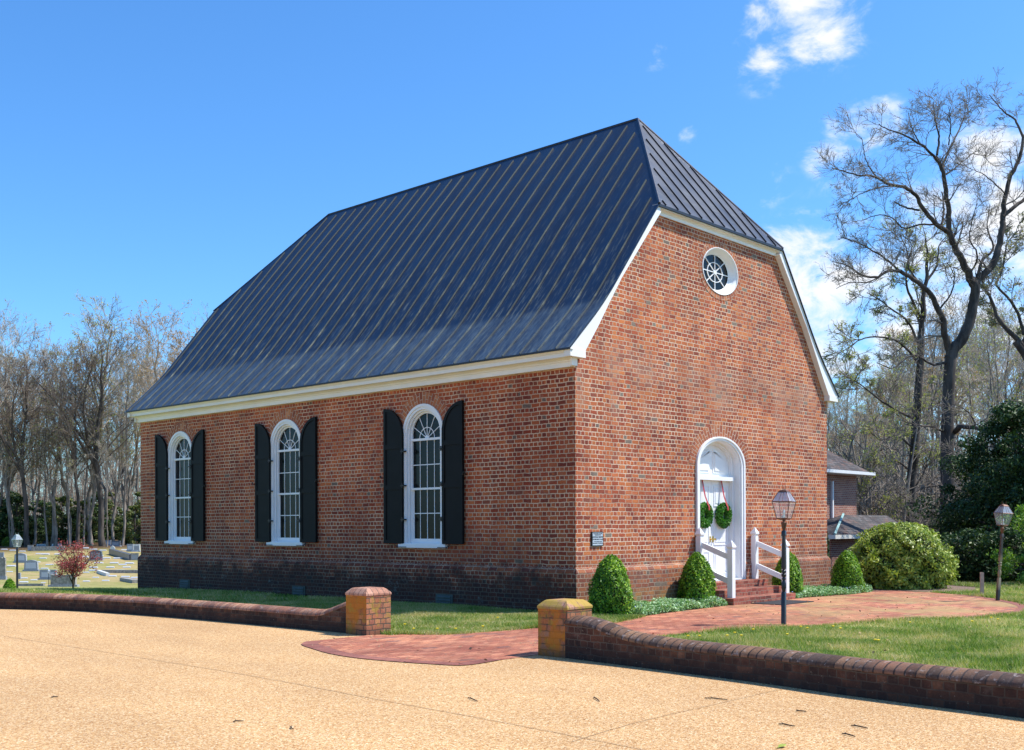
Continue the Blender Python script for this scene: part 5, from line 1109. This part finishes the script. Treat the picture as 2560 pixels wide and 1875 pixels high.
# near dark evergreens at the right
big = leafy_tree('holly_tree', 211, 6.0, 2.3, M['holly'], 30000, .062, 'tall dark holly tree filling the right edge behind the leaning lamp post', group=None, clumps=105, rag=.8, trunk=.16)
p_ = at(2540, 1315, 37); big.location = (p_.x, p_.y, terr(p_.x, p_.y))
b2_ = copy_tree(big); p_ = at(2455, 1315, 40); b2_.location = (p_.x, p_.y, terr(p_.x, p_.y)); b2_.scale = (.85, .85, .80); b2_.rotation_euler = (0, 0, 2); b2_['label'] = 'dark holly tree between the big bare oak and the leaning lamp post'
b3_ = copy_tree(big); p_ = at(2660, 1315, 35); b3_.location = (p_.x, p_.y, terr(p_.x, p_.y)); b3_.rotation_euler = (0, 0, 4); b3_['label'] = 'dark holly tree cut by the right edge of the picture'
b4_ = copy_tree(big); p_ = at(2390, 1315, 43); b4_.location = (p_.x, p_.y, terr(p_.x, p_.y)); b4_.scale = (.7, .7, .45); b4_.rotation_euler = (0, 0, 1); b4_['label'] = 'low dark holly bush at the foot of the big bare oak'
sg_ = leafy_tree('green_shrub', 221, 1.9, 1.0, leafmat('fresh_leaves', [(.05, .13, .015), (.10, .22, .02), (.20, .33, .05), (.32, .42, .08)], trans=.35), 7000, .04, 'light green feathery shrub at the right edge behind the leaning lamp', 'shrub', clumps=60, trunk=.03)
p_ = at(2568, 1315, 28); sg_.location = (p_.x, p_.y, terr(p_.x, p_.y))
for px, t_, s_ in ((2360, 31.5, 1.0), (2430, 31, .9), (2500, 30.5, 1.0)):
    pass
th = leafy_tree('dark_thicket', 231, 1.6, 1.3, M['holly'], 6000, .05, 'dark low thicket behind the wooden stake at the lawn edge', 'thicket', 'dark thickets along the lawn edge', clumps=60, trunk=.03, rag=.4)
for i, (px, t_, lb) in enumerate(((2440, 30.5, None), (2370, 32, 'dark low thicket directly right of the azalea shrub'), (2505, 30, 'dark low thicket behind the foot of the leaning lamp post'), (2580, 30.5, 'dark low thicket behind the light green feathery shrub'))):
    e = th if i == 0 else copy_tree(th); p_ = at(px, 1315, t_); e.location = (p_.x, p_.y, terr(p_.x, p_.y) - .1); e.rotation_euler = (0, 0, i * 1.7)
    if lb: e['label'] = lb

# the large oak right of the church: traced limbs with real depth
R6 = lambda X, Y: (1960 + X / 2.065, 150 + Y / 2.065)
def limb(pts, t0, t1):
    out = []
    for i, q in enumerate(pts):
        f = i / (len(pts) - 1); out.append(at(q[0], q[1], t0 + (t1 - t0) * f))
    return out
def oak(name, limbs, label, seed, rmin=.006, dens=1.0, bud='budr', nb=9000, bsz=.026, bm='bark', tm='twigs_o', l2=True):
    base = limbs[0][0][0]; e = empty(name, base, 0, label, 'tree'); b = np.array(base); K = 18; rng = np.random.default_rng(seed)
    PL = []; RD = []; cn = []
    for P, r0, r1, c in limbs:
        P = resample(catmull([tuple(p) for p in P], 6), K) - b
        w_ = rng.normal(size=(K, 3)) * .022 * min(1, 3 * r0 + .3); w_[0] = 0; P = P + w_
        PL.append(P); RD.append(np.linspace(r0, r1, K) * .82); ln = np.linalg.norm(np.diff(P, axis=0), axis=1).sum(); cn.append(int(ln * c * dens))
    PL = np.array(PL); RD = np.array(RD); V, Q = tubes(PL, RD, 10); fastmesh('trunk', V, Q, M[bm], e, smooth=True)
    n1 = np.maximum(np.array(cn), 0); ln = np.linalg.norm(np.diff(PL, axis=1), axis=2).sum(1)
    rng = np.random.default_rng(seed + 1)
    # level 1: absolute lengths
    C1, R1 = children(rng, PL, RD, n1, .12, 0., 48, .10, .38, rmin * 1.9, 7, .22, lmin=1.); 
    sc_ = rng.uniform(.45, 1.35, len(C1))[:, None, None]; C1 = C1[:, :1] + (C1 - C1[:, :1]) * sc_
    C2, R2 = children(rng, C1, R1, 8, .15, .75, 42, .05, .55, rmin * 1.3, 5, .24); C3, R3 = children(rng, C2, R2, 6, .15, .75, 38, .04, .6, rmin, 4, .25); 
    V, Q = join([tubes(C1, R1, 5), tubes(C2, R2, 4), tubes(C3, R3, 3)]); mi = np.zeros(len(Q), int); v2, q2 = tipquads(rng, C3, nb, bsz, bsz)
    Q = np.concatenate([Q, q2 + len(V)]); V = np.concatenate([V, v2]); mi = np.concatenate([mi, np.ones(len(q2), int)]); fastmesh('crown', V, Q, [M[tm], M[bud]], e, mi); return e
r6 = lambda L_: [R6(*q) for q in L_]
T0_ = 45
LM = [([at(2362, 1500, 45), at(2364, 1400, 45), at(2368, 1204, 45), at(2373, 950, 45), at(2377, 876, 45)], .40, .27, 0),
      (limb(r6([(855, 1545), (875, 1495), (918, 1440), (958, 1350), (985, 1200), (977, 1150)]), 45, 45), .29, .23, .3),
      (limb(r6([(975, 1160), (940, 1080), (880, 960), (850, 870)]), 45, 44.5), .19, .14, 1.2), (limb(r6([(850, 880), (850, 780), (835, 680), (815, 560), (780, 500)]), 44.5, 44), .13, .085, 2),
      (limb(r6([(800, 530), (750, 470), (700, 430), (600, 380), (520, 350), (490, 330)]), 44, 43), .07, .02, 3), (limb(r6([(790, 490), (800, 400), (780, 300), (770, 215)]), 44, 44.5), .06, .018, 3), (limb(r6([(820, 540), (870, 430), (900, 370), (930, 300), (960, 260)]), 44.2, 46), .06, .018, 3),
      (limb(r6([(825, 600), (880, 560), (940, 510), (990, 470)]), 44.3, 46), .04, .015, 2), (limb(r6([(700, 430), (660, 350), (640, 270)]), 43.8, 44), .035, .013, 3), (limb(r6([(850, 440), (860, 340), (850, 240)]), 44.3, 44), .035, .013, 3),
      (limb(r6([(850, 890), (790, 850), (720, 770), (680, 700), (620, 655)]), 44.5, 43), .12, .08, 1.5), (limb(r6([(620, 655), (540, 640), (460, 600), (380, 595), (300, 570), (250, 560)]), 43, 41.5), .075, .018, 3), (limb(r6([(480, 610), (430, 530), (410, 460), (400, 400)]), 42.5, 42), .035, .013, 3.5),
      (limb(r6([(560, 650), (480, 660), (400, 690), (330, 730)]), 43, 42), .035, .012, 3), (limb(r6([(700, 775), (640, 765), (570, 733)]), 44, 44), .05, .035, 0), (limb(r6([(810, 870), (825, 780), (815, 680)]), 44.6, 45.5), .07, .03, 1),
      (limb(r6([(800, 850), (700, 850), (620, 870), (560, 815), (480, 800), (400, 830)]), 44.6, 43), .05, .015, 2.5),
      (limb(r6([(975, 1160), (1010, 1130), (1080, 1050), (1110, 960), (1130, 830)]), 45, 45.5), .19, .14, 1.2), (limb(r6([(1130, 830), (1140, 720), (1170, 600), (1220, 500), (1235, 400)]), 45.5, 46), .13, .07, 1.5), (limb(r6([(1235, 400), (1190, 310), (1130, 260), (1060, 180)]), 46, 46), .065, .018, 3.2),
      (limb(r6([(1235, 400), (1290, 300), (1320, 200)]), 46, 47), .06, .018, 3), (limb(r6([(1130, 810), (1200, 750), (1240, 720), (1330, 640), (1400, 560)]), 45.5, 46), .11, .03, 2), (limb(r6([(1150, 700), (1090, 640), (1030, 590), (960, 560)]), 45.7, 44), .04, .013, 3),
      (limb(r6([(1000, 1130), (1020, 1040), (1080, 970), (1050, 880), (1060, 780)]), 45, 47), .09, .02, 2.5), (limb(r6([(960, 1110), (1000, 1010), (960, 930), (970, 830), (1000, 740)]), 45, 43), .05, .015, 3),
      (limb(r6([(850, 1500), (830, 1420), (820, 1340), (780, 1250), (720, 1170), (650, 1120), (600, 1090)]), 45, 43.5), .17, .09, 1), (limb(r6([(600, 1090), (530, 1090), (480, 1120), (400, 1110), (330, 1060), (250, 1040)]), 43.5, 42), .08, .02, 3), (limb(r6([(600, 1090), (540, 1040), (450, 980), (370, 940), (290, 915)]), 43.5, 43), .055, .015, 3),
      (limb(r6([(690, 1140), (640, 1060), (660, 960), (610, 900)]), 44, 45.5), .05, .015, 2.5), (limb(r6([(500, 1115), (420, 1150), (340, 1150), (270, 1180)]), 42.8, 42), .035, .013, 3), (limb(r6([(800, 1290), (860, 1210), (880, 1120), (840, 1040)]), 44.7, 44), .05, .015, 2),
      (limb(r6([(850, 1560), (760, 1570), (700, 1530), (640, 1530), (560, 1590), (480, 1560)]), 45, 43), .07, .018, 2.2), (limb([(2385, 1080), (2405, 1066), (2450, 1073), (2493, 1085), (2525, 1090)], 45, 42.5), .15, .03, 1.4), (limb([(2440, 1070), (2432, 1045), (2410, 1022), (2380, 1010)], 44, 43), .05, .015, 2.2),
      (limb([(2358, 1080), (2335, 1068), (2300, 1064), (2250, 1050)], 45, 43), .07, .018, 2.2), (limb([(2350, 1215), (2374, 1229), (2368, 1257), (2353, 1290), (2342, 1340)], 44.6, 42.5), .085, .018, 2.2), (limb([(2352, 1212), (2300, 1222), (2270, 1245), (2240, 1230), (2215, 1260)], 44.6, 43), .06, .014, 2.2),
      (limb([(2493, 1085), (2478, 1110), (2470, 1130), (2440, 1165), (2400, 1180)], 42.6, 42), .04, .012, 1.8), (limb([(2310, 1240), (2300, 1275), (2308, 1300), (2325, 1330)], 43.4, 42.6), .03, .011, 2.2)]
oak('oak_tree', LM, 'huge bare oak with dark forked trunk spreading over the sky right of the church', 301, nb=9000, bud='budp', bsz=.02)
L2 = [([at(2272, 1480, 52), at(2276, 1300, 52), at(2284, 1150, 52), at(2295, 990, 52), at(2303, 850, 52)], .34, .20, .3), (limb(r6([(700, 1450), (715, 1340), (720, 1220), (735, 1130), (740, 1020), (730, 920)]), 52, 52), .19, .05, 2), (limb(r6([(715, 1340), (660, 1240), (630, 1130), (640, 1000), (600, 900)]), 52, 50), .09, .02, 2.4),
      (limb(r6([(730, 1150), (790, 1060), (800, 960), (850, 900)]), 52, 53), .08, .02, 2.4), (limb(r6([(700, 1480), (640, 1350), (560, 1290), (480, 1230), (430, 1200)]), 52, 50), .08, .02, 2.2), (limb(r6([(690, 1560), (600, 1460), (500, 1430), (400, 1440), (320, 1500)]), 52, 49), .08, .02, 2.6), (limb([(2290, 1050), (2250, 1030), (2200, 1000), (2150, 960), (2110, 940)], 52, 50), .08, .018, 2.4),
      (limb([(2285, 1120), (2240, 1090), (2200, 1100), (2160, 1060)], 52, 50), .07, .018, 2.4), (limb([(2280, 1180), (2235, 1150), (2215, 1190), (2175, 1180)], 52, 50), .06, .016, 2.4), (limb([(2292, 1060), (2330, 1010), (2345, 950)], 52, 53), .07, .018, 2.4), (limb([(2276, 1260), (2240, 1240), (2210, 1270), (2200, 1290)], 52, 50), .05, .016, 2.4), (limb([(2280, 1230), (2310, 1180), (2330, 1120)], 52, 51), .05, .016, 2.4)]
oak('budding_tree', L2, 'bare tree with light green buds standing left of the huge oak', 311, bud='budg', nb=14000, rmin=.0105, bsz=.032, dens=1.0)
L3 = [([at(2690, 1490, 55), at(2668, 1200, 55), at(2640, 1050, 55), at(2590, 940, 55), at(2540, 850, 55)], .34, .22, .3), (limb(r6([(1239, 1490), (1200, 1440), (1110, 1340), (1070, 1240), (1020, 1150), (1000, 1090)]), 55, 55), .17, .05, 1.8), (limb(r6([(1239, 1420), (1200, 1290), (1150, 1220), (1095, 1160), (1130, 1080), (1150, 960), (1210, 880)]), 55, 56), .10, .03, 2), (limb(r6([(1230, 1470), (1300, 1300), (1340, 1150), (1330, 1000)]), 55, 56), .13, .03, 2)]
oak('leaning_tree', L3, 'slender leaning tree crossing behind the oak at the right edge', 321, bud='budp', nb=5000, rmin=.0115, bsz=.05)

# ------------------------------------------------------------------ cemetery
def cz(X, Y): return X / 6.2667, 1250 + Y / 6.2667
def stone(name, X0, X1, Yt, Yb, kind, m_, label, cat='headstone', group='upright headstones in the cemetery', ym=0, rz=None, base=True):
    px0, y0 = cz(X0, Yt); px1, y1 = cz(X1, Yb); P, t_ = ground_hit((px0 + px1) / 2, y1); w_ = (px1 - px0) * t_ / F; h_ = (y1 - y0) * t_ / F
    e = empty(name, P, (rz if rz is not None else -YAW + rg.uniform(-.12, .12)), label, cat, group); T = lambda u, d, z: (u, -d, z); th = min(.35, max(.12, w_ * .2)); bh = .16 * h_ if base else 0
    g = MB(); n = 10; hw = w_ / 2
    if kind == 'serp': pl = [(-hw, bh), (hw, bh), (hw * .93, h_ * .86)] + [(hw * .93 - w_ * .93 * k / n, h_ * .86 + h_ * .14 * math.sin(math.pi * k / n)) for k in range(1, n)] + [(-hw * .93, h_ * .86)]
    elif kind == 'rough': r_ = random.Random(int(X0)); pl = [(-hw, bh), (hw, bh)] + [(hw - w_ * k / 8, h_ * (1 - .10 * r_.random())) for k in range(9)]
    elif kind == 'point': pl = [(-hw, 0), (hw, 0), (hw, h_ * .65), (0, h_), (-hw, h_ * .65)]
    elif kind == 'round': pl = [(-hw, bh), (hw, bh)] + [(hw * math.cos(a), h_ * .55 + h_ * .45 * math.sin(a)) for a in np.linspace(0, math.pi, 12)]
    elif kind == 'obelisk': pl = [(-hw, 0), (hw, 0), (hw * .7, h_ * .9), (0, h_), (-hw * .7, h_ * .9)]; th = w_
    else: pl = [(-hw, bh), (hw, bh), (hw, h_), (-hw, h_)]
    g.prism(pl, -th / 2, th / 2, T); g.build('tablet', m_, e)
    if kind in ('serp', 'flat') and w_ > .5:
        g = MB(); g.prism([(-hw * .78, bh + h_ * .1), (hw * .78, bh + h_ * .1), (hw * .74, h_ * .76), (-hw * .74, h_ * .76)], th / 2, th / 2 + .01, T); g.build('inscription_panel', M['stone_face'] if m_ is M['granite'] else M['granite'], e)
    if base: g = MB(); g.box((-hw * 1.18, -th * .8, -.15), (hw * 1.18, th * .8, bh)); g.build('plinth', M['granite'], e)
    return e
for a in [('headstone', -20, 62, 820, 985, 'flat', 'granite', 'grey upright headstone cut by the left picture edge'), ('headstone', -30, 92, 890, 1250, 'rough', 'stone', 'tall rough stone monument at the left picture edge'), ('headstone', 228, 420, 832, 985, 'serp', 'granite', 'grey arched headstone directly behind the black left lamp post'),
          ('headstone', 385, 597, 938, 1118, 'serp', 'granite', 'pale grey arched headstone right of the black left lamp post'), ('headstone', 275, 325, 1140, 1240, 'flat', 'granite', 'small dark headstone just right of the left lamp post base'), ('headstone', 628, 890, 1092, 1250, 'flat', 'granite', 'grey blocky headstone left of the mottled granite boulder stone'),
          ('headstone', 808, 1188, 1160, 1360, 'rough', 'stone', 'wide mottled rough granite headstone under the red maple'), ('headstone', 1405, 1605, 785, 948, 'serp', 'granite_dark', 'dark polished headstone right of the red maple crown'), ('headstone', 1652, 1742, 628, 715, 'flat', 'granite', 'left stone of the two farthest grey headstones near the woods'),
          ('headstone', 1745, 1885, 638, 728, 'flat', 'granite_dark', 'right stone of the two farthest grey headstones near the woods'), ('headstone', 1990, 2088, 690, 808, 'flat', 'granite', 'grey headstone behind the dark stone plot wall'), ('headstone', 2092, 2195, 692, 812, 'flat', 'marble', 'white speckled headstone beside the church left edge'),
          ('headstone', 1730, 1800, 715, 792, 'point', 'marble', 'small white pointed headstone behind the plot wall'), ('headstone', 578, 725, 690, 727, 'flat', 'marble', 'low pale headstone near the woods, left of its twin'), ('headstone', 818, 960, 685, 727, 'flat', 'marble', 'low pale headstone near the woods, right of its twin'), ('headstone', 675, 735, 630, 692, 'round', 'granite_dark', 'small dark rounded headstone against the woods')]:
    stone(*a[:6], M[a[6]], a[7])
stone('obelisk', 390, 442, 522, 715, 'obelisk', M['marble'], 'tall pale stone obelisk right of the left lamp lantern', 'monument', None, base=False)
stone('stone_pier', 435, 520, 705, 798, 'flat', M['stone'], 'rough stone corner pier of the far plot curb', 'stone pier', None, base=False)
stone('stone_pier', 2052, 2172, 832, 945, 'flat', M['stone'], 'rough stone corner pier of the dark plot wall beside the church', 'stone pier', None, base=False)
mk = None
for (X0, X1, Y0, Y1) in [(655, 775, 835, 855), (855, 960, 835, 855), (1480, 1615, 968, 994), (1725, 1855, 968, 994), (1965, 2095, 960, 998), (1400, 1530, 1042, 1064), (1665, 1790, 1040, 1062), (1925, 2045, 1042, 1062), (1815, 1945, 1088, 1112), (2075, 2175, 1085, 1110), (1780, 1915, 893, 922), (1615, 1730, 885, 915), (305, 440, 1270, 1295), (110, 250, 1020, 1042), (1260, 1370, 985, 1002), (1230, 1390, 880, 900), (640, 715, 1280, 1300)] + [(x_, x_ + 95 + (k * 37) % 35, y_, y_ + 20) for k, (x_, y_) in enumerate([(20, 760), (150, 775), (300, 790), (560, 830), (1420, 760), (1560, 775), (1290, 740), (620, 900), (520, 960), (720, 1000), (640, 1060), (1500, 860), (1860, 1000), (1390, 1090), (1560, 1100), (1700, 1180), (1900, 1190), (2050, 1205), (1450, 1200), (1300, 1120), (100, 1110), (330, 1210), (480, 1240), (560, 1310), (1300, 1260), (1600, 1250), (2060, 790), (1900, 770)])]:
    px0, y0 = cz(X0, Y0); px1, y1 = cz(X1, Y1); P, t_ = ground_hit((px0 + px1) / 2, y1); w_ = (px1 - px0) * t_ / F
    if mk is None:
        mk = empty('grave_marker', P, 0, 'small low grey grave marker set in the cemetery turf', 'grave marker', 'low grave markers in the cemetery turf'); g = MB(); g.box((-.5, -.22, -.2), (.5, .22, .12)); g.poly([(-.47, -.24, .13), (.47, -.24, .13), (.47, .2, .24), (-.47, .2, .24)]); g.poly([(-.5, -.22, .12), (.5, -.22, .12), (.5, .22, .26), (-.5, .22, .26)]); g.build('marker_block', M['stone_face'], mk); e = mk
    else: e = copy_tree(mk)
    e.location = P; e.rotation_euler = (0, 0, -YAW + rg.uniform(-.1, .1)); e.scale = (w_, w_ * .8, w_ * .6)
def curb(X0, Y0, X1, Y1, hgt, th, m_, label, cat, name='plot_curb'):
    a, _ = ground_hit(*cz(X0, Y0)); b, t_ = ground_hit(*cz(X1, Y1)); d = (b - a); n_ = Vector((-d.y, d.x, 0)).normalized() * th; g = MB(); e = empty(name, a, 0, label, cat)
    A = [Vector((0, 0, -.4)) - n_, d + Vector((0, 0, -.4)) - n_, d + Vector((0, 0, -.4)) + n_, Vector((0, 0, -.4)) + n_]; B = [v + Vector((0, 0, .4 + hgt)) for v in A]
    g.poly(B)
    for k in range(4): g.poly([A[k], A[(k + 1) % 4], B[(k + 1) % 4], B[k]])
    g.build('curb_stone', m_, e)
curb(500, 798, 1010, 790, 0.40, .2, M['stone'], 'long low rough stone retaining curb near the woods', 'stone curb'); curb(1740, 850, 2060, 945, 0.5, .2, M['granite_dark'], 'dark stone plot wall running towards the church left edge', 'plot wall', 'plot_wall')
curb(1600, 1142, 2190, 1146, .22, .12, M['stone'], 'long thin stone curb line right of the red maple', 'stone curb'); curb(1540, 1140, 1690, 1192, .2, .12, M['marble'], 'short pale slab lying at the end of the thin curb', 'stone slab', 'stone_slab'); curb(285, 1348, 690, 1348, .12, .06, M['stone'], 'thin low border rail between the left lamp and small lamp', 'border rail', 'border_rail')
curb(1930, 1268, 2130, 1305, .2, .2, M['stone'], 'tilted brown stone slab in the grass beside the church base', 'stone slab', 'stone_slab')
# cemetery planting
P, t_ = ground_hit(*cz(125, 722)); s_ = t_ / F / 6.2667; bush(P, 80 * s_, 135 * s_, 61, 'yellow green clipped globe hedge behind the left lamp lantern', leafmat('globe_leaves', [(.04, .09, .01), (.10, .18, .015), (.25, .32, .02)]), 'hedge', None, n=3500, size=.10, shape='dome', name='globe_hedge')
P, t_ = at(24, 1470, 34), 34; s_ = t_ / F / 6.2667; P.z = terr(P.x, P.y) - .1; bush(P, 88 * s_, 225 * s_, 62, 'conical green bush directly left of the left lamp post', M['boxwood'], 'bush', None, n=6000, size=.035)
P, t_ = at(183, 1472, 36), 36; s_ = t_ / F / 6.2667; P.z = terr(P.x, P.y)
def maple():
    e = empty('red_maple', P, 0, 'small red leaved Japanese maple growing before the cemetery', 'tree'); rng = np.random.default_rng(71); H = 735 * s_; K = 8
    PL = []; RD = []
    for k in range(9):
        an = k * 2.4 + .3; out = rng.uniform(.5, 1.) * 330 * s_; h_ = H * rng.uniform(.5, .95) if k else H * .92; z0 = H * rng.uniform(.05, .3)
        if k == 0: out = .05
        f = np.linspace(0, 1, K); P_ = np.column_stack([np.cos(an) * out * f ** 1.2, np.sin(an) * out * f ** 1.2, z0 * (k > 0) + (h_ - z0 * (k > 0)) * f ** (.8)]); P_[1:] += rng.normal(size=(K - 1, 3)) * .03
        PL.append(P_); RD.append(np.linspace(.035 if k == 0 else .022, .006, K))
    PL = np.array(PL); RD = np.array(RD); V, Q = tubes(PL, RD, 6); fastmesh('trunk', V, Q, M['bark'], e)
    C1 = children(rng, PL, RD, 12, .3, .38, 50, .0, .5, .006, 5, .25); C2 = children(rng, *C1, 6, .2, .5, 45, .0, .6, .005, 4, .25); V, Q = join([tubes(*C1, 4), tubes(*C2, 3)])
    v2, q2 = tipquads(rng, C2[0], 2600, .028, .06); mi = np.r_[np.zeros(len(Q), int), np.ones(len(q2), int)]; Q = np.concatenate([Q, q2 + len(V)]); V = np.concatenate([V, v2]); fastmesh('crown', V, Q, [M['twigs_d'], M['maple']], e, mi)
maple()
